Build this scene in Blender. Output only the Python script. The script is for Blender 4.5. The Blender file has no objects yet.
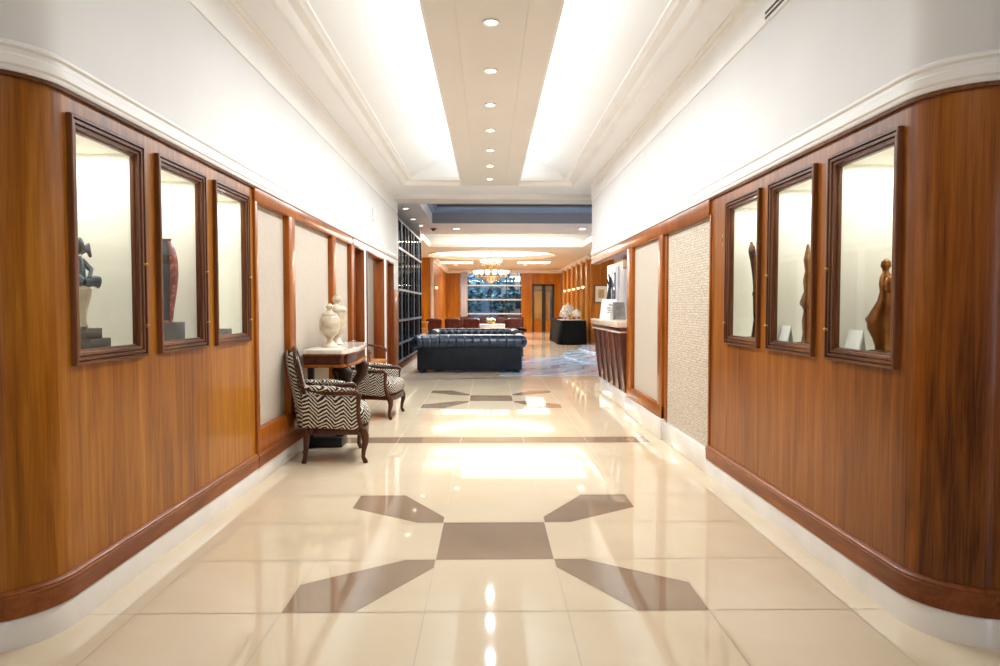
import bpy, bmesh, math, random
from mathutils import Vector, Matrix
random.seed(7)
C = bpy.context.scene.collection
sc = bpy.context.scene
R = math.radians
PI = math.pi

# ------------------------------------------------------------------ camera, world, exposure
FPX, HC = 690.0, 1.30
cam_d = bpy.data.cameras.new('camera')
cam_d.sensor_width = 36.0
cam_d.lens = FPX * 36.0 / 1000.0
cam_d.clip_start, cam_d.clip_end = 0.05, 200
cam = bpy.data.objects.new('camera', cam_d)
cam.location = (0, 0, HC)
cam.rotation_euler = (PI / 2 - math.atan(26 / FPX), 0, -math.atan(11 / FPX))
C.objects.link(cam)
sc.camera = cam

w = bpy.data.worlds.new('world')
sc.world = w
w.use_nodes = True
w.node_tree.nodes['Background'].inputs[0].default_value = (0.80, 0.88, 1.0, 1)
w.node_tree.nodes['Background'].inputs[1].default_value = 0.16
sc.view_settings.view_transform = 'Standard'
sc.view_settings.look = 'None'
sc.view_settings.exposure = -0.04
sc.view_settings.gamma = 1.0
sc.view_settings.use_curve_mapping = False
sc.cycles.use_denoising = True
sc.cycles.max_bounces = 10
sc.cycles.diffuse_bounces = 5
sc.cycles.glossy_bounces = 4
sc.cycles.transparent_max_bounces = 10
sc.cycles.sample_clamp_indirect = 6.0
sc.cycles.caustics_reflective = False
sc.cycles.caustics_refractive = False


def area(name, loc, size, power, rot=(0, 0, 0), col=(1, 0.95, 0.88), shape='RECTANGLE', spread=180):
    d = bpy.data.lights.new(name, 'AREA')
    d.shape = shape
    d.size = size[0]
    if shape == 'RECTANGLE':
        d.size_y = size[1]
    d.energy = power
    d.color = col
    d.spread = R(spread)
    o = bpy.data.objects.new(name, d)
    o.location = loc
    o.rotation_euler = rot
    C.objects.link(o)
    return o


NEUT = (0.82, 0.92, 1.0)
# hidden cove lamps lying on top of the hanging ceiling strip, shining up into the vault
for sx in (-1, 1):
    area('cove_and_fill_lamp', (0.014 + sx * 0.42, 6.3, 3.375), (0.07, 9.4), 52, (0, PI + sx * R(28) , 0), NEUT)
area('cove_and_fill_lamp', (1.1, 13.1, 3.50), (4.4, 0.10), 40, (R(110), 0, 0), (0.95, 0.97, 1.0))  # fill lamp added to brighten the dark lounge tray
# lounge coves (lamps lie behind the mouldings and shine up / across)
area('cove_and_fill_lamp', (0.6, 18.45, 3.30), (4.6, 0.10), 120, (R(150), 0, 0), (1, 0.90, 0.76))
area('cove_and_fill_lamp', (0.6, 21.95, 3.36), (4.6, 0.10), 120, (R(-150), 0, 0), (1, 0.90, 0.76))

# ------------------------------------------------------------------ materials
def lin(h):
    h = h.lstrip('#')
    out = []
    for i in (0, 2, 4):
        v = int(h[i:i + 2], 16) / 255
        out.append(v / 12.92 if v <= 0.04045 else ((v + 0.055) / 1.055) ** 2.4)
    return (*out, 1)


class N:
    """tiny node graph helper"""
    def __init__(s, name):
        s.m = bpy.data.materials.new(name)
        s.m.use_nodes = True
        s.t = s.m.node_tree
        s.b = s.t.nodes['Principled BSDF']

    def n(s, typ, **kw):
        x = s.t.nodes.new(typ)
        for k, v in kw.items():
            if k.startswith('i_'):
                x.inputs[k[2:].replace('_', ' ')].default_value = v
            else:
                setattr(x, k, v)
        return x

    def l(s, a, b):
        s.t.links.new(a, b)

    def coord(s, scale=(1, 1, 1), kind='Object', rot=(0, 0, 0)):
        tc = s.n('ShaderNodeTexCoord')
        mp = s.n('ShaderNodeMapping')
        mp.inputs['Scale'].default_value = scale
        mp.inputs['Rotation'].default_value = rot
        s.l(tc.outputs[kind], mp.inputs['Vector'])
        return mp.outputs['Vector']

    def ramp(s, fac, stops):
        r = s.n('ShaderNodeValToRGB')
        e = r.color_ramp.elements
        while len(e) < len(stops):
            e.new(0.5)
        for i, (p, c) in enumerate(stops):
            e[i].position = p
            e[i].color = c
        s.l(fac, r.inputs['Fac'])
        return r.outputs['Color']

    def noise(s, vec, scale=5, detail=4, rough=0.5, dist=0):
        x = s.n('ShaderNodeTexNoise')
        x.inputs['Scale'].default_value = scale
        x.inputs['Detail'].default_value = detail
        x.inputs['Roughness'].default_value = rough
        x.inputs['Distortion'].default_value = dist
        s.l(vec, x.inputs['Vector'])
        return x.outputs['Fac']

    def math(s, op, a, b=None):
        x = s.n('ShaderNodeMath', operation=op)
        for i, v in enumerate((a, b)):
            if v is None:
                continue
            if isinstance(v, (int, float)):
                x.inputs[i].default_value = v
            else:
                s.l(v, x.inputs[i])
        return x.outputs[0]

    def bump(s, h, strength=0.2, dist=0.01):
        b = s.n('ShaderNodeBump')
        b.inputs['Strength'].default_value = strength
        b.inputs['Distance'].default_value = dist
        s.l(h, b.inputs['Height'])
        s.l(b.outputs['Normal'], s.b.inputs['Normal'])

    def set(s, rough=None, metal=None, coat=None, spec=None, coat_rough=None):
        if rough is not None: s.b.inputs['Roughness'].default_value = rough
        if metal is not None: s.b.inputs['Metallic'].default_value = metal
        if coat is not None: s.b.inputs['Coat Weight'].default_value = coat
        if coat_rough is not None: s.b.inputs['Coat Roughness'].default_value = coat_rough
        if spec is not None: s.b.inputs['Specular IOR Level'].default_value = spec
        return s

    def col(s, c):
        if isinstance(c, str):
            s.b.inputs['Base Color'].default_value = lin(c)
        else:
            s.l(c, s.b.inputs['Base Color'])
        return s


def mottled(name, c1, c2, scale=3, rough=0.5, metal=0, coat=0, bump=0, stretch=(1, 1, 1), detail=3, spec=None):
    n = N(name)
    f = n.noise(n.coord(stretch), scale, detail)
    n.col(n.ramp(f, [(0.3, lin(c1)), (0.7, lin(c2))]))
    n.set(rough, metal, coat, spec)
    if bump:
        n.bump(f, bump)
    return n.m


def wood(name, dark, mid, light, grain=(14, 14, 0.7), rough=0.32, coat=0.17):
    n = N(name)
    v = n.coord(grain)
    f1 = n.noise(v, 1.6, 6, 0.62, 0.6)
    f2 = n.noise(n.coord((grain[0] * 6, grain[1] * 6, grain[2] * 2.2)), 3.0, 3, 0.6)
    f3 = n.noise(n.coord((0.9, 0.9, 0.25)), 1.5, 2)
    mix = n.math('ADD', n.math('MULTIPLY', f1, 0.40), n.math('ADD', n.math('MULTIPLY', f2, 0.18), n.math('MULTIPLY', f3, 0.42)))
    n.col(n.ramp(mix, [(0.37, lin(dark)), (0.5, lin(mid)), (0.63, lin(light))]))
    n.set(rough, 0, coat, 0.2, 0.12)
    n.bump(f2, 0.012, 0.003)
    return n.m


M = {}
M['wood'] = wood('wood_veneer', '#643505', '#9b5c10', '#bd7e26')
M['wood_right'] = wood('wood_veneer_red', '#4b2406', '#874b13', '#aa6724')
M['wood_base'] = wood('wood_skirting', '#6b3716', '#884b22', '#a06231', grain=(14, 0.9, 14), rough=0.4, coat=0.08)
M['wood_dark'] = wood('dark_frame_wood', '#46281a', '#694028', '#8a5a38', grain=(20, 20, 1.2), rough=0.3)
M['wood_post'] = wood('post_wood', '#6d3608', '#934e12', '#ae661f')
M['wood_leg'] = wood('console_leg_wood', '#190d07', '#2a160c', '#3c2113', grain=(12, 12, 3))
M['wood_chair'] = wood('chair_walnut', '#2a140a', '#422212', '#5a331d', grain=(12, 12, 3), rough=0.32)
M['wood_hall'] = wood('hall_panel_wood', '#854605', '#a9640b', '#c27f18', grain=(5, 5, 0.4))
M['wood_gold'] = wood('hall_pilaster_wood', '#a8702c', '#c08a44', '#d0a05a', grain=(8, 8, 0.4))
M['wood_lining'] = wood('doorway_lining_wood', '#4f200c', '#733714', '#8f4f20')
M['wood_desk'] = wood('desk_panel_wood', '#3b1f17', '#57312a', '#6d4238', grain=(12, 12, 0.8))
M['wood_table'] = wood('console_wood', '#35180c', '#512a15', '#6b3c1f', grain=(12, 3, 12))
M['wood_redchair'] = wood('dining_red_wood', '#35110c', '#531f14', '#6e3321', grain=(10, 10, 2))
M['white'] = mottled('white_paint', '#dedcda', '#e4e2e0', 1.2, 0.55)
M['trimwhite'] = mottled('white_trim_paint', '#efedea', '#f5f3f0', 2.0, 0.42)
M['basewhite'] = mottled('white_stone_skirting', '#e0dbd4', '#ebe7e1', 3.0, 0.22, coat=0.3)
M['beige'] = mottled('beige_ceiling_paint', '#e4dfd9', '#e8e3de', 1.0, 0.6)
M['soffit'] = mottled('corridor_soffit_paint', '#f3f3f5', '#f6f6f8', 1.0, 0.6)
M['ceil'] = mottled('vault_paint', '#ececea', '#f0f0ee', 1.0, 0.7)
M['hallbeige'] = mottled('hall_ceiling_paint', '#dad4cc', '#e0dad2', 1.0, 0.6)
M['greytray'] = mottled('grey_tray_paint', '#66646a', '#726f75', 1.0, 0.45)
M['bluetray'] = mottled('blue_tray_paint', '#728299', '#7e8fa6', 1.0, 0.45)
M['panel'] = mottled('cream_wall_panel', '#b7aa9a', '#bdb1a2', 30, 0.6, bump=0.02)
M['brass'] = mottled('brass', '#a87f3a', '#c49a50', 8, 0.3, 1)
M['bronze'] = mottled('bronze', '#6b3f1e', '#a06a38', 7, 0.28, 0.9)
M['bronze_dark'] = mottled('dark_bronze', '#2f1d15', '#6b4529', 9, 0.35, 0.8)
M['pewter'] = mottled('pewter', '#3b4048', '#8a929c', 12, 0.35, 0.7)
M['plinth'] = mottled('dark_plinth', '#4c4541', '#5e5650', 5, 0.5)
M['niche'] = mottled('niche_lining', '#efebdf', '#f3f0e6', 2, 0.6)
M['marble_white'] = mottled('urn_marble', '#a5947a', '#d6c7b0', 13, 0.3, coat=0.2, detail=6)
M['marble_top'] = mottled('console_marble', '#c9bfae', '#ebe4d6', 7, 0.18, coat=0.4, detail=6)
M['counter'] = mottled('counter_stone', '#cdb9a4', '#dccbb8', 5, 0.25, coat=0.3)
M['leather'] = mottled('navy_leather', '#14202f', '#22364e', 14, 0.3, coat=0.12, bump=0.05, spec=0.6)
M['leather_flat'] = mottled('dark_back_leather', '#10151b', '#192029', 10, 0.5, spec=0.25)
M['black'] = mottled('black_metal', '#0d0d0f', '#18181b', 8, 0.4)
M['blackcloth'] = mottled('black_cloth', '#050608', '#0b0d10', 9, 0.9, spec=0.15)
M['white_cloth'] = mottled('white_cloth', '#dcd4c6', '#ece5d8', 9, 0.7)
M['paper'] = mottled('white_card', '#f0efec', '#f7f6f3', 3, 0.6)
M['greycard'] = mottled('grey_print', '#6c6a68', '#a19e99', 9, 0.4)
M['ink'] = mottled('grey_ink', '#6f6d6b', '#807e7c', 3, 0.7)
M['tan'] = mottled('tan_seat', '#a8682c', '#bd7c3a', 6, 0.5)
M['red'] = mottled('red_upholstery', '#5c1c14', '#74281c', 6, 0.6)
M['steel'] = mottled('steel_rail', '#c9ccd2', '#d9dce0', 6, 0.3, 0.3)
M['green'] = mottled('leaf_green', '#5d6f3a', '#8c9a58', 12, 0.6)
M['petal'] = mottled('petals', '#e7ddb8', '#f4efdb', 12, 0.6)
M['gilt'] = mottled('gilt', '#b98a45', '#d9b26a', 10, 0.3, 0.9)
M['picmat'] = mottled('picture_mat', '#e5dccb', '#efe7d8', 3, 0.6)
M['picart'] = mottled('picture_print', '#a5835a', '#d2b98c', 22, 0.6, detail=6)
M['blueglass'] = mottled('blue_glass_panel', '#1d4a70', '#5d9cc4', 6, 0.1, coat=0.5, detail=5)
M['grout'] = mottled('grout', '#b3a28c', '#bdac96', 4, 0.6)
M['beamgrey'] = mottled('soffit_paint', '#cfccca', '#d6d3d1', 1, 0.4)
M['tealleaf'] = mottled('dusk_foliage', '#1d5068', '#79b4cc', 3, 0.6, detail=6)
M['outwall'] = mottled('outdoor_wall', '#9a8f95', '#c8bdb8', 2, 0.7)
M['wing'] = mottled('blue_rear_wing', '#56789a', '#8fa6c4', 1.2, 0.7)
M['outground'] = mottled('outdoor_paving', '#3a4854', '#4b5a66', 2, 0.7)
M['curtain'] = mottled('grey_curtain', '#cfd1e0', '#dcdeea', 10, 0.7, stretch=(14, 14, 0.4))
M['tancurtain'] = mottled('tan_curtain', '#b98a4a', '#d3a764', 10, 0.6, stretch=(14, 14, 0.3))
M['greybox'] = mottled('grey_transom', '#6d6350', '#857a66', 5, 0.5)
M['rail'] = mottled('grey_rail', '#70747c', '#868a92', 6, 0.35, 0.2)
M['cabdark'] = mottled('cabinet_inside', '#2a333f', '#46525f', 3, 0.25, coat=0.3)
M['bottle'] = mottled('dark_bottle_glass', '#101a20', '#24343c', 6, 0.08, coat=0.6)


def emit(name, c, s):
    n = N(name)
    n.col(c)
    n.b.inputs['Emission Color'].default_value = lin(c)
    n.b.inputs['Emission Strength'].default_value = s
    return n.m


M['lens'] = emit('lamp_lens', '#fff6e6', 9)
M['lens_warm'] = emit('warm_bulb', '#ffdba0', 3.5)
M['lit_window'] = emit('lit_window', '#fff0cc', 2.5)
M['ringlight'] = emit('cove_tube', '#fff0dc', 7)
M['barlight'] = emit('cove_bar', '#fff0d8', 6)


def glass(name, tint=(1, 1, 1, 1), refl=1.0):
    n = N(name)
    t = n.t
    t.nodes.remove(n.b)
    out = t.nodes['Material Output']
    tr = n.n('ShaderNodeBsdfTransparent')
    tr.inputs[0].default_value = tint
    gl = n.n('ShaderNodeBsdfGlossy')
    gl.inputs['Roughness'].default_value = 0.02
    gl.inputs[0].default_value = (refl, refl, refl, 1)
    fr = n.n('ShaderNodeFresnel')
    fr.inputs['IOR'].default_value = 1.45
    mx = n.n('ShaderNodeMixShader')
    ge = n.n('ShaderNodeNewGeometry')
    n.l(n.math('MULTIPLY', fr.outputs[0], n.math('SUBTRACT', 1.0, ge.outputs['Backfacing'])), mx.inputs[0])
    n.l(tr.outputs[0], mx.inputs[1])
    n.l(gl.outputs[0], mx.inputs[2])
    n.l(mx.outputs[0], out.inputs['Surface'])
    return n.m


M['glass'] = glass('pane_glass', (0.97, 0.985, 0.97, 1), 0.55)
M['glass_smoke'] = glass('smoked_glass', (0.62, 0.68, 0.76, 1), 0.08)
M['crystal'] = mottled('crystal', '#e9dcc4', '#fff6e6', 18, 0.08, coat=0.7)
M['dome_glass'] = mottled('frosted_dome_glass', '#a39c8e', '#cfc7b6', 18, 0.12, coat=0.6)
M['cup'] = emit('frosted_cup', '#fff0d6', 3.2)


def zebra():
    n = N('zebra_chevron_fabric')
    tc = n.n('ShaderNodeTexCoord')
    sp = n.n('ShaderNodeSeparateXYZ')
    n.l(tc.outputs['Object'], sp.inputs[0])
    x, y, z = sp.outputs
    nz = n.noise(tc.outputs['Object'], 26, 2)
    u = n.math('ADD', x, n.math('MULTIPLY', y, 0.8))
    tri = n.math('PINGPONG', n.math('ADD', u, 5.03), 0.055)
    p = n.math('ADD', n.math('ADD', z, n.math('MULTIPLY', n.math('SUBTRACT', x, y), 0.22)), n.math('MULTIPLY', tri, 1.0))
    p = n.math('ADD', p, n.math('MULTIPLY', nz, 0.022))
    fr = n.math('FRACT', n.math('MULTIPLY', n.math('ADD', p, 5), 31))
    n.col(n.ramp(fr, [(0.0, lin('#0b0908')), (0.52, lin('#0b0908')), (0.58, lin('#cdc2b0')), (0.95, lin('#cdc2b0'))]))
    n.set(0.8)
    return n.m


M['zebra'] = zebra()


def tile_mat(name, c1, c2, c3):
    n = N(name)
    v = n.coord((1, 1, 1))
    f = n.noise(v, 1.1, 5, 0.55, 0.4)
    n.col(n.ramp(f, [(0.3, lin(c1)), (0.55, lin(c2)), (0.75, lin(c3))]))
    n.set(0.035, 0, 0.0, 0.55)
    g = n.noise(v, 1.6, 2)
    n.bump(g, 0.008, 0.005)
    return n.m


M['tile'] = tile_mat('polished_cream_tile', '#d5c1a2', '#dac8ab', '#dfcfb5')
M['tile_brown'] = tile_mat('polished_brown_tile', '#8f7963', '#9a836c', '#a38c75')


def marble_floor():
    n = N('lounge_marble')
    v = n.coord((1, 0.6, 1))
    f = n.noise(v, 0.8, 6, 0.6, 1.2)
    g = n.noise(n.coord((0.5, 2.2, 1), rot=(0, 0, 0.5)), 1.1, 5, 0.6, 1.6)
    n.col(n.ramp(n.math('ADD', n.math('MULTIPLY', f, 0.5), n.math('MULTIPLY', g, 0.5)),
                 [(0.36, lin('#9b7c5c')), (0.43, lin('#cbb296')), (0.55, lin('#d9c6ae')), (0.66, lin('#e2d4c2'))]))
    n.set(0.1, 0, 0, 0.6)
    return n.m


def blue_marble():
    n = N('white_veined_marble')
    w_ = n.n('ShaderNodeTexWave')
    w_.inputs['Scale'].default_value = 0.55
    w_.inputs['Distortion'].default_value = 9
    w_.inputs['Detail'].default_value = 4
    w_.inputs['Detail Scale'].default_value = 1.3
    n.l(n.coord((1, 1, 1), rot=(0, 0, 0.7)), w_.inputs['Vector'])
    n.col(n.ramp(w_.outputs['Fac'], [(0.0, lin('#98aac0')), (0.12, lin('#b7c8dc')), (0.6, lin('#c2d1e2')), (1, lin('#cedbe8'))]))
    n.set(0.1, 0, 0, 0.6)
    return n.m


M['marble_floor'] = marble_floor()
M['blue_marble'] = blue_marble()


def textured_panel():
    n = N('woven_stone_wallcovering')
    tc = n.n('ShaderNodeTexCoord')
    mp = n.n('ShaderNodeMapping')
    mp.inputs['Rotation'].default_value = (0, PI / 2, 0)
    n.l(tc.outputs['Object'], mp.inputs['Vector'])
    sp = n.n('ShaderNodeSeparateXYZ')
    n.l(tc.outputs['Object'], sp.inputs[0])
    cb = n.n('ShaderNodeCombineXYZ')
    n.l(sp.outputs[1], cb.inputs[0])
    n.l(sp.outputs[2], cb.inputs[1])
    br = n.n('ShaderNodeTexBrick')
    br.inputs['Scale'].default_value = 1.0
    br.inputs['Brick Width'].default_value = 0.055
    br.inputs['Row Height'].default_value = 0.022
    br.inputs['Mortar Size'].default_value = 0.003
    br.inputs['Color1'].default_value = lin('#c6baa9')
    br.inputs['Color2'].default_value = lin('#b8ab99')
    br.inputs['Mortar'].default_value = lin('#a5988a')
    n.l(cb.outputs[0], br.inputs['Vector'])
    f = n.noise(tc.outputs['Object'], 60, 4)
    mx = n.n('ShaderNodeMixRGB', blend_type='OVERLAY')
    mx.inputs[0].default_value = 0.75
    n.l(br.outputs['Color'], mx.inputs[1])
    n.l(n.ramp(f, [(0.35, (0.30, 0.28, 0.26, 1)), (0.65, (0.75, 0.74, 0.72, 1))]), mx.inputs[2])
    n.col(mx.outputs[0])
    n.set(0.7)
    n.bump(f, 0.3, 0.004)
    return n.m


M['texpanel'] = textured_panel()


# ------------------------------------------------------------------ mesh builder
class MB:
    def __init__(s):
        s.bm = bmesh.new()

    def quad(s, *pts, mi=0):
        f = s.bm.faces.new([s.bm.verts.new(p) for p in pts])
        f.material_index = mi
        return f

    def box(s, x0, x1, y0, y1, z0, z1, bev=0, mi=0, seg=2):
        vs = [s.bm.verts.new(p) for p in ((x0, y0, z0), (x1, y0, z0), (x1, y1, z0), (x0, y1, z0),
                                          (x0, y0, z1), (x1, y0, z1), (x1, y1, z1), (x0, y1, z1))]
        fs = [s.bm.faces.new([vs[i] for i in q]) for q in
              ((3, 2, 1, 0), (4, 5, 6, 7), (0, 1, 5, 4), (1, 2, 6, 5), (2, 3, 7, 6), (3, 0, 4, 7))]
        for f in fs:
            f.material_index = mi
        if bev:
            es = list({e for f in fs for e in f.edges})
            r = bmesh.ops.bevel(s.bm, geom=es, offset=bev, segments=seg, affect='EDGES', profile=0.5)
            for f in r['faces']:
                f.material_index = mi
        return s

    def hexa(s, bot, top, bev=0, mi=0):
        n = len(bot)
        b = [s.bm.verts.new(p) for p in bot]
        t = [s.bm.verts.new(p) for p in top]
        fs = [s.bm.faces.new(b[::-1]), s.bm.faces.new(t)]
        for i in range(n):
            fs.append(s.bm.faces.new((b[i], b[(i + 1) % n], t[(i + 1) % n], t[i])))
        for f in fs:
            f.material_index = mi
        if bev:
            bmesh.ops.bevel(s.bm, geom=list({e for f in fs for e in f.edges}), offset=bev, segments=2, affect='EDGES', profile=0.5)
        return s

    def prism(s, poly, z0, z1, bev=0, mi=0):
        return s.hexa([(x, y, z0) for x, y in poly], [(x, y, z1) for x, y in poly], bev, mi)

    def lathe(s, prof, c=(0, 0, 0), n=24, mi=0, sx=1, sy=1, caps=True):
        rings = []
        for r, z in prof:
            rings.append([s.bm.verts.new((c[0] + sx * r * math.cos(2 * PI * i / n), c[1] + sy * r * math.sin(2 * PI * i / n), c[2] + z)) for i in range(n)])
        for a, b in zip(rings, rings[1:]):
            for i in range(n):
                f = s.bm.faces.new((a[i], a[(i + 1) % n], b[(i + 1) % n], b[i]))
                f.material_index = mi
        if caps:
            for rg, rev in ((rings[0], True), (rings[-1], False)):
                f = s.bm.faces.new(rg[::-1] if rev else rg)
                f.material_index = mi
        return s

    def tube(s, pts, rad, n=10, mi=0, flat=1.0, closed=False):
        pts = [Vector(p) for p in pts]
        if isinstance(rad, (int, float)):
            rad = [rad] * len(pts)
        rings = []
        up = None
        m = len(pts)
        for i, p in enumerate(pts):
            if closed:
                t = (pts[(i + 1) % m] - pts[i - 1]).normalized()
            else:
                t = (pts[min(i + 1, m - 1)] - pts[max(i - 1, 0)]).normalized()
            if up is None:
                up = Vector((0, 0, 1)) if abs(t.z) < 0.9 else Vector((1, 0, 0))
            a = t.cross(up).normalized()
            up = a.cross(t).normalized()
            rings.append([s.bm.verts.new(p + a * (rad[i] * math.cos(2 * PI * k / n)) + up * (rad[i] * flat * math.sin(2 * PI * k / n))) for k in range(n)])
        prs = list(zip(rings, rings[1:]))
        if closed:
            prs.append((rings[-1], rings[0]))
        for a, b in prs:
            for k in range(n):
                f = s.bm.faces.new((a[k], a[(k + 1) % n], b[(k + 1) % n], b[k]))
                f.material_index = mi
        if not closed:
            f = s.bm.faces.new(rings[0][::-1]); f.material_index = mi
            f = s.bm.faces.new(rings[-1]); f.material_index = mi
        return s

    def ell(s, c, r, n=16, m=10, mi=0, rot=None):
        rings = []
        for j in range(1, m):
            th = PI * j / m
            ring = []
            for i in range(n):
                v = Vector((r[0] * math.sin(th) * math.cos(2 * PI * i / n), r[1] * math.sin(th) * math.sin(2 * PI * i / n), r[2] * math.cos(th)))
                if rot:
                    v = rot @ v
                ring.append(s.bm.verts.new(Vector(c) + v))
            rings.append(ring)
        vt = Vector((0, 0, r[2])); vb = Vector((0, 0, -r[2]))
        if rot:
            vt, vb = rot @ vt, rot @ vb
        t = s.bm.verts.new(Vector(c) + vt); b = s.bm.verts.new(Vector(c) + vb)
        for a, d in zip(rings, rings[1:]):
            for i in range(n):
                s.bm.faces.new((a[i], d[i], d[(i + 1) % n], a[(i + 1) % n])).material_index = mi
        for i in range(n):
            s.bm.faces.new((t, rings[0][i], rings[0][(i + 1) % n])).material_index = mi
            s.bm.faces.new((b, rings[-1][(i + 1) % n], rings[-1][i])).material_index = mi
        return s

    def sweep(s, path, prof, closed=False, mi=0, caps=True, pclosed=True):
        """plan path [(x,y)], profile [(n,z)] with n measured to the LEFT of travel; mitred"""
        P = [Vector((x, y)) for x, y in path]
        m = len(P)
        rings = []
        for i, p in enumerate(P):
            if closed:
                d0 = (p - P[i - 1]).normalized(); d1 = (P[(i + 1) % m] - p).normalized()
            else:
                d0 = (p - P[i - 1]).normalized() if i > 0 else (P[1] - p).normalized()
                d1 = (P[i + 1] - p).normalized() if i < m - 1 else d0
            n0 = Vector((-d0.y, d0.x)); n1 = Vector((-d1.y, d1.x))
            k = n0 + n1
            k = k / max(1e-6, (1 + n0.dot(n1)))
            rings.append([s.bm.verts.new((p.x + k.x * a, p.y + k.y * a, z)) for a, z in prof])
        q = len(prof)
        prs = list(zip(rings, rings[1:]))
        if closed:
            prs.append((rings[-1], rings[0]))
        for a, b in prs:
            for j in range(q if pclosed else q - 1):
                s.bm.faces.new((a[j], a[(j + 1) % q], b[(j + 1) % q], b[j])).material_index = mi
        if not closed and caps and pclosed:
            s.bm.faces.new(rings[0][::-1]).material_index = mi
            s.bm.faces.new(rings[-1]).material_index = mi
        return s

    def xframe(s, x, sg, y0, y1, z0, z1, prof, mi=0):
        """moulded rectangular frame on a wall x=const; prof [(inset, height)] with height along sg*X"""
        rings = []
        for (a, h) in prof:
            rings.append([s.bm.verts.new((x + sg * h, yy, zz)) for yy, zz in ((y0 + a, z0 + a), (y1 - a, z0 + a), (y1 - a, z1 - a), (y0 + a, z1 - a))])
        q = len(prof)
        for j in range(q):
            a, b = rings[j], rings[(j + 1) % q]
            for i in range(4):
                s.bm.faces.new((a[i], a[(i + 1) % 4], b[(i + 1) % 4], b[i])).material_index = mi
        return s

    def grid(s, fn, nu, nv, mi=0, cu=False):
        vs = [[s.bm.verts.new(fn(i / nu, j / nv)) for j in range(nv + 1)] for i in range(nu + (0 if cu else 1))]
        k = len(vs)
        for i in range(nu):
            for j in range(nv):
                s.bm.faces.new((vs[i][j], vs[(i + 1) % k][j], vs[(i + 1) % k][j + 1], vs[i][j + 1])).material_index = mi
        return vs

    def move(s, mat):
        bmesh.ops.transform(s.bm, matrix=mat, verts=s.bm.verts)
        return s

    def build(s, name, mats, parent=None, loc=None, smooth=True, ang=38, fix=True):
        if fix:
            bmesh.ops.recalc_face_normals(s.bm, faces=s.bm.faces)
        me = bpy.data.meshes.new(name)
        s.bm.to_mesh(me)
        s.bm.free()
        if not isinstance(mats, (list, tuple)):
            mats = [mats]
        for m in mats:
            me.materials.append(M[m] if isinstance(m, str) else m)
        if smooth:
            for p in me.polygons:
                p.use_smooth = True
            me.set_sharp_from_angle(angle=R(ang))
        o = bpy.data.objects.new(name, me)
        C.objects.link(o)
        if parent is not None:
            o.parent = parent
        if loc is not None:
            o.location = loc
        return o


def tag(o, label, cat, group=None):
    o['label'] = label
    o['category'] = cat
    if group:
        o['group'] = group
    return o


def thing(name, label, cat, loc=(0, 0, 0), rz=0, group=None):
    o = bpy.data.objects.new(name, None)
    o.empty_display_size = 0.1
    C.objects.link(o)
    o.location = loc
    o.rotation_euler = (0, 0, rz)
    return tag(o, label, cat, group)


def struct(o):
    o['kind'] = 'structure'
    return o


def kids(o):
    return [c for c in bpy.data.objects if c.parent == o]


def dup(o, loc, rz=None, label=None, group=None, parent=None):
    c = o.copy()
    C.objects.link(c)
    if parent is not None:
        c.parent = parent
    if loc is not None:
        c.location = loc
    if rz is not None:
        c.rotation_euler = (0, 0, rz)
    if label:
        c['label'] = label
    if group:
        c['group'] = group
    for ch in kids(o):
        dup(ch, None, parent=c)
    return c


# ------------------------------------------------------------------ the corridor shell
WX = 1.70                       # half width of the corridor
YC, RC = 2.82, 0.28             # the rounded wall ends start here
ZW = {-1: 2.183, 1: 2.144}      # top of the wood on each side
ZCE = 3.30                      # corridor soffit
ZL = 3.22                       # lounge soffit


def end_path(sg, off=0.0, y_far=None, n=10):
    """plan path of one corridor wall from far to near, round the corner, out into the lobby"""
    x = WX + off
    r = RC + off
    pts = [(sg * (WX - 0) + sg * off, y_far)] if y_far is not None else []
    cx, cy = sg * (WX + RC), YC
    r = RC - off
    for i in range(n + 1):
        a = (PI / 2) * i / n
        pts.append((cx - sg * r * math.cos(a), cy - r * math.sin(a)))
    pts.append((sg * 5.2, cy - r))
    return pts


FR_Y = [(2.85, 3.45), (3.59, 4.19), (4.33, 4.94)]
FR_Z = {-1: (1.058, 2.088), 1: (1.038, 2.048)}
RIM = 0.075      # frame width covers the wall opening
Y_WOOD_END = {-1: 5.05, 1: 5.32}


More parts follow.
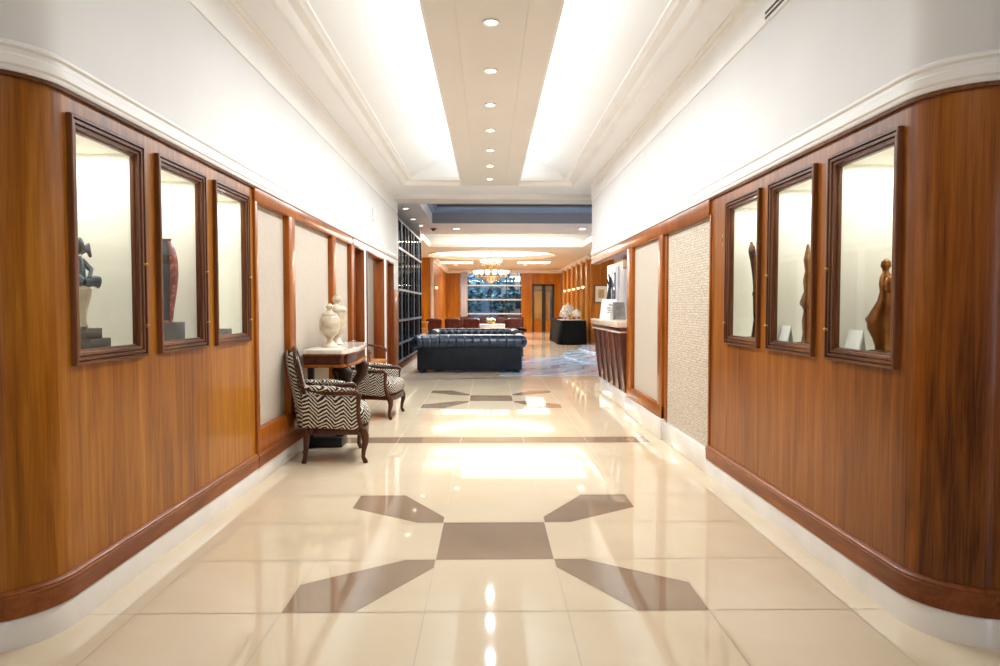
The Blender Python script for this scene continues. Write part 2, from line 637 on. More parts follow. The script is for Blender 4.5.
def wall_skin(name, sg, off, thick, y_far, z0, z1, mat, holes=()):
    path = end_path(sg, off, y_far)
    # subdivide the straight part at hole edges
    ys = sorted({y for h in holes for y in h[:2]}, reverse=True)
    path = [path[0]] + [(path[0][0], y) for y in ys] + path[1:]
    # offset away from the corridor
    P = [Vector(p) for p in path]
    back = []
    for i, p in enumerate(P):
        d0 = (p - P[i - 1]).normalized() if i else (P[1] - p).normalized()
        d1 = (P[i + 1] - p).normalized() if i < len(P) - 1 else d0
        n_ = lambda d: Vector((-d.y, d.x)) * (1 if sg > 0 else -1)
        k = n_(d0) + n_(d1)
        k = k / (1 + n_(d0).dot(n_(d1)))
        back.append(p + k * thick)
    zs = sorted({z0, z1} | {z for h in holes for z in h[2:]})
    mb = MB()
    F = [[mb.bm.verts.new((p.x, p.y, z)) for z in zs] for p in P]
    B = [[mb.bm.verts.new((p.x, p.y, z)) for z in zs] for p in back]
    ni, nk = len(P) - 1, len(zs) - 1

    def solid(i, k):
        if i < 0 or k < 0 or i >= ni or k >= nk:
            return False
        ym = (P[i].y + P[i + 1].y) / 2
        zm = (zs[k] + zs[k + 1]) / 2
        for h in holes:
            if h[0] < ym < h[1] and h[2] < zm < h[3] and abs(P[i].x - P[i + 1].x) < 1e-6:
                return False
        return True
    nf = mb.bm.faces.new
    for i in range(ni):
        for k in range(nk):
            if not solid(i, k):
                continue
            nf((F[i][k], F[i + 1][k], F[i + 1][k + 1], F[i][k + 1]))
            nf((B[i][k], B[i][k + 1], B[i + 1][k + 1], B[i + 1][k]))
            if not solid(i - 1, k): nf((F[i][k], F[i][k + 1], B[i][k + 1], B[i][k]))
            if not solid(i + 1, k): nf((F[i + 1][k], B[i + 1][k], B[i + 1][k + 1], F[i + 1][k + 1]))
            if not solid(i, k - 1): nf((F[i][k], B[i][k], B[i + 1][k], F[i + 1][k]))
            if not solid(i, k + 1): nf((F[i][k + 1], F[i + 1][k + 1], B[i + 1][k + 1], B[i][k + 1]))
    return struct(mb.build(name, mat))


def side_name(sg):
    return 'left' if sg < 0 else 'right'


for sg in (-1, 1):
    zf0, zf1 = FR_Z[sg]
    holes = [(a + 0.045, b - 0.045, zf0 + 0.040, zf1 - 0.040) for a, b in FR_Y]
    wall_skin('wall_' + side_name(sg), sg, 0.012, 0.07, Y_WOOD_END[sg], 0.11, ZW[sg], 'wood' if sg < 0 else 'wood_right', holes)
    yf = 12.86 if sg < 0 else 11.42
    # white wall above the wood
    wall_skin('wall_' + side_name(sg), sg, 0.0, 0.30, yf, ZW[sg], 3.42, 'white')
    # white stone skirting
    pth = end_path(sg, 0, Y_WOOD_END[sg])
    s = 1 if sg > 0 else -1
    base = MB().sweep(pth, [(-s * 0.004, 0), (-s * 0.004, 0.112), (-s * 0.000, 0.118), (s * 0.06, 0.118), (s * 0.06, 0)])
    struct(base.build('baseboard_' + side_name(sg), 'basewhite'))
    # wooden skirting with two beads
    wb = MB().sweep(pth, [(s * a, z) for a, z in ((0.03, 0.119), (-0.010, 0.119), (-0.012, 0.190), (-0.016, 0.196), (-0.016, 0.203),
                                                  (-0.008, 0.207), (-0.008, 0.214), (-0.002, 0.220), (0.008, 0.226), (0.03, 0.226))])
    struct(wb.build('baseboard_' + side_name(sg), 'wood_base'))
    # crown moulding between wood and plaster
    pc = end_path(sg, 0, yf)
    zb = ZW[sg]
    cr = MB().sweep(pc, [(s * a, zb + z) for a, z in ((0.02, -0.006), (-0.006, -0.006), (-0.010, 0.0), (-0.010, 0.012), (-0.018, 0.020), (-0.018, 0.052),
                                                     (-0.010, 0.060), (-0.010, 0.078), (-0.022, 0.086), (-0.022, 0.096), (-0.004, 0.108), (0.02, 0.108))])
    struct(cr.build('trim_1', 'trimwhite'))
    # thin dark wood lip under it
    lp = MB().sweep(pc, [(s * a, zb + z) for a, z in ((0.03, -0.022), (-0.004, -0.022), (-0.006, -0.008), (0.03, -0.006))])
    struct(lp.build('trim_2', 'wood_dark'))
    # cornice band at the top of the wall
    ct = MB().sweep(pc, [(s * a, z) for a, z in ((0.02, 3.03), (-0.010, 3.03), (-0.012, 3.045), (-0.012, 3.245), (-0.03, 3.262), (-0.03, 3.276),
                                                (-0.055, 3.288), (-0.055, 3.302), (0.02, 3.302))])
    struct(ct.build('trim_3', 'trimwhite'))

# ---- corridor ceiling: soffit, stepped frame, vault, hanging strip
XS = 1.43
mb = MB()
for sg in (-1, 1):
    a, b = sorted((sg * XS, sg * 5.3)) if False else sorted((sg * XS, sg * (WX + 0.3)))
    mb.box(a, b, 2.0, 11.45, ZCE, ZCE + 0.12)
mb.box(-2.0, 2.0, 11.45, 12.40, ZCE, ZCE + 0.12)
struct(mb.build('ceiling', 'soffit'))
mb = MB()
mb.box(-5.2, 5.2, -1.0, 2.0, ZCE, ZCE + 0.12)
for sg in (-1, 1):
    a, b = sorted((sg * 2.0, sg * 5.2))
    mb.box(a, b, 2.0, 2.84, ZCE, ZCE + 0.12)
struct(mb.build('ceiling', 'white'))
mb = MB()
# stepped moulding round the tray (three sides)
path = [(-XS, 2.0), (-XS, 11.45), (XS, 11.45), (XS, 2.0)]
mb.sweep(path, [(a, z) for a, z in ((0.05, ZCE + 0.20), (0.0, ZCE + 0.20), (0.0, ZCE - 0.001), (-0.02, ZCE - 0.012), (-0.045, ZCE - 0.012), (-0.06, ZCE + 0.004),
                                     (-0.075, ZCE + 0.03), (-0.085, ZCE + 0.05), (-0.15, ZCE + 0.055), (-0.165, ZCE + 0.075), (-0.185, ZCE + 0.082), (-0.19, ZCE + 0.10), (-0.19, ZCE + 0.20))])
struct(mb.build('trim_4', 'trimwhite'))
mb = MB()
XV = XS - 0.19


def vault(u, v):
    x = XV * (2 * u - 1)
    return (x, 2.0 + v * (11.27 - 2.0), ZCE + 0.10 + 0.40 * (1 - (abs(x) / XV) ** 2.2))


mb.grid(vault, 32, 1)
g = [vault(u / 32, 1) for u in range(33)]
mb.bm.faces.new([mb.bm.verts.new(p) for p in [(-XV, 11.27, ZCE + 0.05)] + g + [(XV, 11.27, ZCE + 0.05)]])
g = [vault(u / 32, 0) for u in range(33)]
mb.bm.faces.new([mb.bm.verts.new(p) for p in [(-XV, 2.0, ZCE + 0.0)] + g + [(XV, 2.0, ZCE + 0.0)]])
struct(mb.build('ceiling', 'ceil', fix=False))
mb = MB()
cx = 0.020
mb.box(cx - 0.455, cx + 0.455, 2.0, 11.45, ZCE - 0.003, ZCE + 0.05)
for a, b in ((-0.455, -0.244), (-0.239, 0.239), (0.244, 0.455)):
    mb.box(cx + a, cx + b, 2.0, 11.45, ZCE - 0.008, ZCE - 0.003)
struct(mb.build('ceiling', 'beige'))
mb = MB()
for sg in (-1, 1):
    x = cx + sg * 0.455
    a, b = sorted((x, x + sg * 0.022))
    mb.box(a, b, 2.0, 11.3, ZCE - 0.004, ZCE + 0.075)
struct(mb.build('trim_5', 'trimwhite'))

# lip where the beam drops to the lounge soffit
mb = MB()
mb.box(-2.2, 1.9, 12.32, 12.40, ZL - 0.0, ZCE + 0.02, bev=0.012)
struct(mb.build('trim_6', 'trimwhite'))

# ------------------------------------------------------------------ floor
mb = MB()
XG = [-2.105, -1.495, -0.885, -0.275, 0.335, 0.945, 1.555, 2.165]
row = [3.51 + 0.61 * k for k in range(-11, 6)]          # up to 6.56
YG = [y for y in row if y < 6.6] + [6.86] + [6.86 + (9.51 - 6.86) / 4 * k for k in range(1, 5)] + [10.12, 10.72, 11.33, 11.94, 12.50]
gp = 0.0024
XB = [-5.2, -4.6, -3.99, -3.38, -2.77, -2.16, -1.495, -0.885, -0.275, 0.335, 0.945, 1.555, 2.165, 2.775, 3.385, 4.0, 4.6, 5.2]


def tile(poly, mi):
    mb.bm.faces.new([mb.bm.verts.new((x, y, 0)) for x, y in poly]).material_index = mi


def motif_poly(cx_, cy_, dx, dy, wy):
    """band across one tile from the corner (cx,cy) going (dx,dy)"""
    k = wy / 0.61
    P = [(0, 0), (0.158, 0), (0.61, 0.31), (0.61, 0.60), (0.30, 0.60), (0, 0.11)]
    return [(cx_ + dx * a, cy_ + dy * b * k) for a, b in P]


motifs = {}
for cy0, cy1, wn, wf in ((3.51, 4.12, 0.61, 0.61), (9.51, 10.12, 0.6625, 0.60)):
    motifs[(-0.275, cy0, -1, -1)] = wn
    motifs[(0.335, cy0, 1, -1)] = wn
    motifs[(-0.275, cy1, -1, 1)] = wf
    motifs[(0.335, cy1, 1, 1)] = wf
for i in range(len(XB) - 1):
    for j in range(len(YG) - 1):
        x0, x1, y0, y1 = XB[i] + gp, XB[i + 1] - gp, YG[j] + gp, YG[j + 1] - gp
        if y0 > 2.3 and (x1 < -1.72 - 0.5 or x0 > 1.72 + 0.5) and y0 < 11.6:
            pass
        yc, xc = (y0 + y1) / 2, (x0 + x1) / 2
        if abs(yc - 6.71) < 0.1 and -1.3 < xc < 1.5:
            tile([(x0, y0), (x1, y0), (x1, y1), (x0, y1)], 2); continue
        if abs(xc - 0.03) < 0.1 and (abs(yc - 3.815) < 0.05 or abs(yc - 9.815) < 0.05):
            tile([(x0, y0), (x1, y0), (x1, y1), (x0, y1)], 2); continue
        hit = None
        for (mx, my, dx, dy), wy in motifs.items():
            if abs(xc - (mx + dx * 0.305)) < 0.08 and abs(yc - (my + dy * wy / 2)) < 0.12:
                hit = (mx, my, dx, dy, wy)
        if hit:
            mx, my, dx, dy, wy = hit
            k = wy / 0.61
            f = lambda a, b: (mx + dx * a, my + dy * b * k)
            tile([f(gp, gp), f(0.158, gp), f(0.608, 0.31), f(0.608, 0.608), f(0.30, 0.608), f(gp, 0.11)], 2)
            tile([f(0.160, gp), f(0.608, gp), f(0.608, 0.308)], 1)
            tile([f(gp, 0.113), f(0.298, 0.608), f(gp, 0.608)], 1)
        else:
            tile([(x0, y0), (x1, y0), (x1, y1), (x0, y1)], 1)
mb.box(-5.3, 5.3, -4.0, 12.50, -0.06, -0.0015, mi=0)
o = struct(mb.build('floor', ['grout', 'tile', 'tile_brown'], smooth=False))
mb = MB()
mb.box(-4.6, 6.2, 12.56, 36.4, -0.06, 0.0)
struct(mb.build('floor', 'marble_floor', smooth=False))
mb = MB()
mb.box(-5.2, 6.2, 12.50, 12.56, -0.06, 0.0)
struct(mb.build('trim_7', 'wood_table', smooth=False))
# white veined marble area with low curved steps by the reception
mb = MB()
mb.prism([(0.2, 13.0), (3.7, 13.0), (3.7, 22.5), (3.0, 22.6), (2.5, 19.6), (1.7, 17.9), (0.2, 17.0)], 0.0, 0.003)


def curve(pts, n=8):
    out = []
    for i in range(len(pts) - 1):
        p0, p1, p2, p3 = [Vector(pts[max(0, min(len(pts) - 1, i + q))]) for q in (-1, 0, 1, 2)]
        for k in range(n):
            t_ = k / n
            out.append(tuple(0.5 * ((2 * p1) + (p2 - p0) * t_ + (2 * p0 - 5 * p1 + 4 * p2 - p3) * t_ ** 2 + (3 * p1 - p0 - 3 * p2 + p3) * t_ ** 3)))
    return out + [tuple(pts[-1])]


e1 = curve([(2.15, 19.6), (1.98, 18.3), (2.1, 16.9), (2.45, 15.6), (3.1, 14.7)])
mb.prism(e1 + [(3.7, 14.7), (3.7, 21.6), (2.9, 21.2)], 0.0, 0.035, bev=0.004)
e2 = curve([(3.0, 22.3), (2.75, 20.8), (2.8, 19.2), (3.1, 17.9), (3.5, 17.3)])
mb.prism(e2 + [(3.7, 17.3), (3.7, 22.4)], 0.03, 0.075, bev=0.004)
struct(mb.build('floor', 'blue_marble', smooth=False))

# ------------------------------------------------------------------ left wall past the display cases
XR = -1.745      # recessed cream panels
mb = MB()
mb.box(XR - 0.06, XR, 5.05, 8.57, 0.11, 2.10)
struct(mb.build('wall_left', 'panel'))


def bevel_bar(y0, y1, z0, z1, x0, x1, bev=0.008):
    mb.box(min(x0, x1), max(x0, x1), y0, y1, z0, z1, bev=bev)


mb = MB()
bevel_bar(5.05, 8.62, 2.068, 2.166, -1.69, -1.80)                # head rail
for a, b in ((5.05, 5.11), (5.90, 6.08), (7.53, 7.70), (8.55, 8.74)):
    bevel_bar(a, min(b, 8.70), 0.385, 2.075, -1.692, -1.80)
bevel_bar(5.05, 8.70, 0.22, 0.395, -1.690, -1.80)
struct(mb.build('trim_8', 'wood_post'))
mb = MB()
s = -1
mb.sweep([(-1.70, 8.70), (-1.70, 5.055)], [(s * a, z) for a, z in ((0.10, 0.119), (-0.014, 0.119), (-0.016, 0.190), (-0.020, 0.196), (-0.020, 0.203),
                                                  (-0.012, 0.207), (-0.012, 0.214), (-0.006, 0.220), (0.008, 0.226), (0.10, 0.226))])
struct(mb.build('baseboard_left', 'wood_base'))
mb = MB()
mb.box(-1.80, -1.697, 5.055, 8.70, 0, 0.118, bev=0.004)
mb.box(-1.80, -1.697, 9.405, 9.610, 0, 0.118, bev=0.004)
mb.box(-1.80, -1.697, 11.165, 11.500, 0, 0.118, bev=0.004)
mb.box(-1.80, -1.697, 12.315, 12.850, 0, 0.118, bev=0.004)
struct(mb.build('baseboard_left', 'basewhite'))

# doorways (openings with deep wooden linings)
mb = MB()
for a, b in ((9.405, 9.605), (11.175, 11.485), (12.315, 12.86)):
    mb.box(-1.84, -1.70, a, b, 0.11, 2.10)
mb.box(-1.84, -1.70, 8.745, 12.86, 2.09, 2.165)
struct(mb.build('wall_left', 'trimwhite'))
mb = MB()
mb.box(-1.83, -1.693, 12.315, 12.90, 0.118, 1.62, bev=0.006)
struct(mb.build('trim_9', 'wood_post'))
for n_, (a, b, dep, lin_m) in enumerate(((8.74, 9.37, 0.22, 'wood_lining'), (9.64, 11.14, 0.9, 'wood_lining'), (11.52, 12.28, 0.20, 'wood_lining'))):
    mb = MB()
    jd = 0.16 if n_ == 1 else dep
    mb.box(-1.70 - jd, -1.686, a - 0.03, a, 0.0, 2.085, bev=0.005)
    mb.box(-1.70 - jd, -1.686, b, b + 0.03, 0.0, 2.085, bev=0.005)
    mb.box(-1.70 - jd, -1.686, a, b, 2.055, 2.085, bev=0.005)
    struct(mb.build('trim_10', lin_m))
    mb = MB()
    if n_ == 1:
        mb.box(-2.75, -2.70, 8.9, 12.1, 0, 2.6)
        mb.box(-2.72, -1.86, 11.30, 11.36, 0, 2.6)
        mb.box(-2.72, -1.86, 9.42, 9.48, 0, 2.6)
        mb.box(-2.72, -1.84, 9.4, 11.4, 2.60, 2.66)
        struct(mb.build('wall_left', 'panel'))
    else:
        mb.box(-1.70 - dep - 0.04, -1.70 - dep - 0.002, a - 0.03, b + 0.03, 0.0, 2.1)
        struct(mb.build('door_%d' % (1 if n_ == 0 else 2), 'wood_lining'))
area('alcove_lamp', (-2.25, 10.3, 2.55), (0.5, 0.5), 20, (0, 0, 0), NEUT)

# white wall sensor high on the left wall
mb = MB()
mb.box(-1.70, -1.672, 10.13, 10.24, 2.56, 2.735, bev=0.008)
t = tag(mb.build('wall_sensor', 'trimwhite'), 'small white wall sensor high on the plain left upper wall', 'sensor')

# ------------------------------------------------------------------ right wall past the display cases
mb = MB()
mb.box(1.735, 1.80, 5.32, 6.66, 0.11, 2.02)
struct(mb.build('wall_right', 'texpanel'))
mb = MB()
mb.box(1.735, 1.80, 6.9, 8.25, 0.11, 2.02)
struct(mb.build('wall_right', 'panel'))
mb = MB()
bevel_bar(5.32, 11.42, 2.00, 2.128, 1.692, 1.80)
bevel_bar(6.66, 6.73, 0.20, 2.01, 1.715, 1.80)
bevel_bar(6.73, 6.90, 0.20, 2.01, 1.690, 1.80)
bevel_bar(8.19, 8.46, 0.20, 2.01, 1.690, 1.80)
bevel_bar(6.73, 8.46, 0.20, 0.33, 1.688, 1.80)
bevel_bar(5.29, 5.325, 0.22, 2.01, 1.700, 1.80)
struct(mb.build('trim_11', 'wood_post'))
mb = MB()
mb.box(1.697, 1.80, 5.32, 6.70, 0, 0.178, bev=0.006)
mb.box(1.675, 1.80, 6.70, 8.46, 0, 0.20, bev=0.010)
mb.box(1.710, 1.90, 8.46, 10.60, 0, 0.235, bev=0.008)
struct(mb.build('baseboard_right', 'basewhite'))
# bulkhead over the reception desk: wooden underside
mb = MB()
mb.box(1.70, 2.30, 8.46, 11.42, 2.085, 2.125)
mb.box(2.22, 2.30, 8.46, 11.42, 1.93, 2.09)
struct(mb.build('trim_12', 'wood_post'))

# ------------------------------------------------------------------ display cases
FP = [(0.0, -0.02), (0.0, 0.020), (0.004, 0.024), (0.013, 0.024), (0.015, 0.008), (0.018, 0.008), (0.020, 0.019), (0.032, 0.018), (0.034, 0.004), (0.037, 0.004),
      (0.039, 0.012), (0.050, 0.009), (0.052, -0.004), (0.060, -0.006), (0.062, -0.012), (0.062, -0.024), (0.05, -0.024), (0.05, -0.02)]
case_labels = {
    (-1, 0): 'dark framed lit display case in the left wall, holding a metal figurine on two plinths',
    (-1, 1): 'dark framed lit display case in the left wall, holding a red patterned vase',
    (-1, 2): 'dark framed lit display case nearly empty, next to the cream panels of the left wall',
    (1, 0): 'large dark framed lit display case holding a pale bronze torso, in the right wall',
    (1, 1): 'lit display case between the torso case and the branch case, holding a knobbly bronze figure',
    (1, 2): 'lit display case with a bent bronze branch sculpture, next to the textured wall panel',
}
for sg in (-1, 1):
    z0, z1 = FR_Z[sg]
    for k, (a, b) in enumerate(FR_Y):
        xw = sg * (WX + 0.012)
        t = thing('display_case', case_labels[(sg, k)], 'display case', (xw, (a + b) / 2, z0), 0, 'display cases in the %s wall' % side_name(sg))
        off = Matrix.Translation((-xw, -(a + b) / 2, -z0))
        mb = MB().xframe(xw, -sg, a, b, z0, z1, FP)
        mb.move(off).build('frame', 'wood_dark', t)
        ia, ib, iz0, iz1 = a + 0.061, b - 0.061, z0 + 0.061, z1 - 0.061
        mb = MB()
        x0, x1 = xw + sg * 0.016, xw + sg * 0.020
        mb.box(min(x0, x1), max(x0, x1), ia, ib, iz0, iz1)
        mb.move(off).build('glass_pane', 'glass', t)
        # lining: open box behind the pane
        mb = MB()
        xa, xb = xw + sg * 0.025, xw + sg * 0.34
        la, lb, lz0, lz1 = ia - 0.001, ib + 0.001, iz0 - 0.01, iz1 + 0.012
        th = 0.008
        X0, X1 = min(xa, xb), max(xa, xb)
        mb.box(X0, X1, la - th, la, lz0 - th, lz1 + th)
        mb.box(X0, X1, lb, lb + th, lz0 - th, lz1 + th)
        mb.box(X0, X1, la, lb, lz0 - th, lz0)
        mb.box(X0, X1, la, lb, lz1, lz1 + th)
        bx = sorted((xb, xb + sg * th))
        mb.box(bx[0], bx[1], la - th, lb + th, lz0 - th, lz1 + th)
        mb.move(off).build('lining', 'niche', t)
        mb = MB()
        xm = xw + sg * 0.17
        mb.lathe([(0.028, -0.004), (0.034, -0.004), (0.034, 0.0), (0.028, 0.0)], (xm, (a + b) / 2, lz1 - 0.001), 20, caps=False)
        lamp = mb.move(off).build('lamp_ring', 'trimwhite', t)
        mb = MB().lathe([(0.027, -0.003), (0.027, 0.0)], (xm, (a + b) / 2, lz1 - 0.001), 20)
        mb.move(off).build('lamp_lens', 'lens', lamp)
        ar = area('case_lamp', (xm, (a + b) / 2, lz1 - 0.012), (0.24, 0.40), 2.4, (0, 0, 0), (0.98, 0.98, 1.0))
        # brass catches on the far stile
        for q, zz in enumerate((z0 + 0.15, z0 + 0.45)):
            mb = MB()
            yk = b - 0.026
            mb.lathe([(0.004, 0), (0.0045, 0.008), (0.009, 0.012), (0.009, 0.018), (0.004, 0.022)], (0, 0, 0), 12)
            mb.move(Matrix.Translation((xw - sg * 0.018, yk, zz)) @ Matrix.Rotation(-sg * PI / 2, 4, 'Y'))
            mb.move(off).build('catch', 'brass', t)
            if q == 0 and k == 2 and sg > 0:
                break

LZ = {sg: FR_Z[sg][0] + 0.0515 for sg in (-1, 1)}     # floor of the cases
# left case 1: two plinths and a figurine
mb = MB().box(-0.06, 0.06, -0.085, 0.085, 0, 0.048, bev=0.003)
o = tag(mb.build('plinth', 'plinth', loc=(-1.82, 3.155, LZ[-1])), 'lower and wider of the two stacked grey plinths under the metal figurine', 'plinth')
mb = MB().box(-0.05, 0.05, -0.065, 0.065, 0, 0.046, bev=0.003)
o = tag(mb.build('plinth', 'plinth', loc=(-1.83, 3.14, LZ[-1] + 0.0482)), 'upper and smaller of the two stacked grey plinths under the metal figurine', 'plinth')
f = thing('figurine', 'dark metal figurine with a clay jar standing on stacked plinths in the left wall case', 'figurine', (-1.835, 3.115, LZ[-1] + 0.0945), R(-20))
f.scale = (0.85, 0.80, 1.12)
mb = MB()
mb.lathe([(0.030, 0), (0.034, 0.01), (0.026, 0.03), (0.034, 0.08), (0.052, 0.13), (0.056, 0.155), (0.04, 0.17), (0.02, 0.172)], (0, 0.015, 0), 20)
mb.build('jar', 'marble_white', f)
mb = MB()
mb.tube([(0, 0.0, 0.16), (-0.004, 0.005, 0.20), (0.0, 0.004, 0.25), (0.004, 0.0, 0.29)], [0.035, 0.040, 0.034, 0.018])
mb.ell((0.006, 0.004, 0.33), (0.027, 0.030, 0.036))
mb.tube([(0, -0.03, 0.27), (0.03, -0.05, 0.22), (0.05, -0.01, 0.19)], [0.015, 0.013, 0.011])
mb.tube([(0, 0.03, 0.27), (0.035, 0.055, 0.235), (0.05, 0.03, 0.20)], [0.015, 0.013, 0.011])
mb.build('body', 'pewter', f)
mb = MB()
mb.tube([(0.03, 0.02, 0.185), (0.05, 0.06, 0.190), (0.055, 0.085, 0.185)], [0.022, 0.022, 0.026])
mb.build('drum', 'pewter', f)
mb = MB()
mb.tube([(0.0, 0.02, 0.305), (0.02, 0.05, 0.325), (0.01, 0.075, 0.29)], [0.014, 0.02, 0.008])
mb.build('hair', 'pewter', f)
# left case 2: red vase on grey plinth
mb = MB().box(-0.055, 0.055, -0.055, 0.055, 0, 0.105, bev=0.003)
tag(mb.build('plinth', 'plinth', loc=(-1.80, 3.935, LZ[-1])), 'square grey plinth under the red patterned vase', 'plinth')


def vase_mat():
    n = N('red_pattern_glaze')
    v = n.coord((1, 1, 1))
    vo = n.n('ShaderNodeTexVoronoi')
    vo.inputs['Scale'].default_value = 42
    n.l(v, vo.inputs['Vector'])
    n.col(n.ramp(vo.outputs['Distance'], [(0.15, lin('#c07a5a')), (0.4, lin('#9d4632')), (0.6, lin('#7a2f24'))]))
    n.set(0.4)
    return n.m


v = thing('tall_vase', 'slender red patterned vase with a dark side on a grey plinth', 'vase', (-1.803, 3.905, LZ[-1] + 0.1052))
prof = [(0.022, 0), (0.026, 0.01), (0.034, 0.08), (0.050, 0.18), (0.058, 0.27), (0.056, 0.35), (0.044, 0.41), (0.026, 0.44), (0.022, 0.455), (0.028, 0.465)]
MB().lathe(prof, n=28).build('body', vase_mat(), v)
mb = MB()
mb.grid(lambda a, b: ((lambda r, z, th: (r * 1.012 * math.cos(th), r * 1.012 * math.sin(th), z))(prof[1 + int(round(b * 7))][0], prof[1 + int(round(b * 7))][1], R(160) + a * R(150))), 16, 7)
mb.build('dark_side', 'black', v)  # black shell over one side of the vase
# left case 3: small dark plinth
mb = MB().box(-0.045, 0.045, -0.05, 0.05, 0, 0.045, bev=0.003)
tag(mb.build('plinth', 'plinth', loc=(-1.79, 4.66, LZ[-1])), 'small low dark plinth in the nearly empty left wall case', 'plinth')

# right case 1: bronze torso
b1 = thing('torso_sculpture', 'abstract pale bronze torso with a small round head in the right wall case', 'sculpture', (1.845, 3.195, LZ[1]))
mb = MB()
pts = [(0, 0.0, 0.006), (0, 0.0, 0.03), (0, 0.008, 0.07), (0, 0.022, 0.115), (0, 0.024, 0.150), (0, 0.010, 0.19), (0, -0.004, 0.235), (0, -0.012, 0.28), (0, -0.014, 0.32), (0, -0.010, 0.352), (0, -0.006, 0.372), (0, -0.006, 0.384), (0, -0.007, 0.402), (0, -0.007, 0.422), (0, -0.007, 0.434)]
rad = [0.040, 0.040, 0.050, 0.066, 0.070, 0.054, 0.036, 0.030, 0.036, 0.030, 0.017, 0.016, 0.026, 0.022, 0.006]
mb.tube(pts, rad, 20, flat=0.85)
mb.ell((0, -0.045, 0.315), (0.026, 0.03, 0.042))
mb.ell((-0.01, 0.07, 0.155), (0.036, 0.036, 0.022), rot=Matrix.Rotation(-0.5, 3, 'X'))
mb.build('torso', 'bronze', b1)
mb = MB().box(-0.055, 0.055, -0.05, 0.05, -0.0, 0.006)
mb.build('base', 'black', b1)


def card(y, x, z, wd, h, lab):
    t = thing('caption_card', lab, 'card', (x, y, z), 0, 'white caption cards in the right wall cases')
    mb = MB()
    mb.hexa([(-0.005, -wd / 2, 0.0), (0.005, -wd / 2, 0), (0.005, wd / 2, 0), (-0.005, wd / 2, 0)],
            [(0.020, -wd / 2, h), (0.024, -wd / 2, h), (0.024, wd / 2, h), (0.020, wd / 2, h)])
    mb.hexa([(0.038, -wd / 2, 0.0), (0.042, -wd / 2, 0), (0.042, wd / 2, 0), (0.038, wd / 2, 0)],
            [(0.020, -wd / 2, h), (0.024, -wd / 2, h), (0.024, wd / 2, h), (0.020, wd / 2, h)])
    mb.build('sheet', 'paper', t)


card(3.285, 1.742, LZ[1], 0.13, 0.10, 'white folded caption card beside the bronze torso')
card(4.06, 1.742, LZ[1], 0.12, 0.10, 'white folded caption card in the case of the knobbly bronze figure')
for y, lab, gx in ((3.02, 'thin black bar lying at the front of the torso case', 1.79), (3.75, 'thin black bar lying at the front of the knobbly figure case', 1.79)):
    mb = MB().box(-0.012, 0.012, -0.05, 0.05, 0, 0.012, bev=0.002)
    tag(mb.build('label_bar', 'black', loc=(gx, y + 0.12, LZ[1])), lab, 'label bar')
b2 = thing('figure_sculpture', 'tall slim knobbly bronze figure in the right wall case between the others', 'sculpture', (1.830, 3.945, LZ[1]))
mb = MB()
mb.tube([(0, 0, 0), (0, 0.0, 0.06), (0.003, 0.006, 0.13), (-0.003, 0.0, 0.19), (0, 0.008, 0.24), (0, 0, 0.30), (0.0, 0.006, 0.36), (0, 0.0, 0.42), (0, 0.008, 0.48), (0, 0, 0.54), (0, 0, 0.57)],
        [0.03, 0.022, 0.028, 0.016, 0.036, 0.018, 0.022, 0.014, 0.02, 0.012, 0.006], 16)
mb.ell((0.0, 0.03, 0.235), (0.028, 0.03, 0.028))
mb.build('body', 'bronze', b2)
MB().box(-0.04, 0.04, -0.04, 0.04, 0, 0.008).build('base', 'black', b2)
b3 = thing('branch_sculpture', 'bent bronze branch sculpture in the case next to the textured panel', 'sculpture', (1.815, 4.695, LZ[1]))
mb = MB()
mb.tube([(0, 0, 0), (0, -0.02, 0.12), (0.0, -0.015, 0.25), (0, 0.0, 0.36), (0.0, 0.012, 0.44), (0, 0.03, 0.52), (0, 0.055, 0.60), (0, 0.07, 0.66)],
        [0.02, 0.012, 0.016, 0.011, 0.014, 0.02, 0.026, 0.007], 14)
mb.tube([(0, 0.035, 0.53), (0, 0.02, 0.57), (0, 0.018, 0.63)], [0.015, 0.014, 0.004], 12)
mb.ell((0.0, 0.005, 0.30), (0.014, 0.016, 0.02))
mb.build('branch', 'bronze_dark', b3)
MB().box(-0.035, 0.035, -0.035, 0.035, 0, 0.008).build('base', 'black', b3)
# keyhole escutcheon in the panelling beside the last case
e = thing('keyhole_plate', 'small brass keyhole plate in the wood beside the branch sculpture case', 'lock', (1.711, 5.04, 1.79))
mb = MB()
mb.ell((0, 0, 0), (0.004, 0.016, 0.05), 16, 8)
mb.build('plate', 'brass', e)
mb = MB()
mb.ell((-0.003, 0, 0.008), (0.003, 0.006, 0.008), 10, 6).box(-0.006, 0.0, -0.003, 0.003, -0.02, 0.006)
mb.build('keyhole', 'black', e)

# ------------------------------------------------------------------ downlights and vents
dl_names = ['first', 'second', 'third', 'fourth', 'fifth', 'sixth', 'seventh']


def downlight(x, y, z, label, group, r=0.045, power=14, mat='lens', spread=110):
    t = thing('downlight', label, 'downlight', (x, y, z), 0, group)
    mb = MB()
    mb.lathe([(r, 0.0), (r * 1.35, -0.002), (r * 1.45, -0.008), (r * 1.3, -0.011), (r * 0.95, -0.006), (r * 0.9, 0.0)], (0, 0, 0), 24, caps=False)
    mb.build('ring', 'trimwhite', t)
    MB().lathe([(r * 0.92, -0.005), (r * 0.92, -0.001)], (0, 0, 0), 24).build('lens', mat, t)
    if power:
        area('downlight_beam', (x, y, z - 0.02), (r * 1.6,), power, (0, 0, 0), (0.90, 0.955, 1.0), 'DISK', spread)
    return t


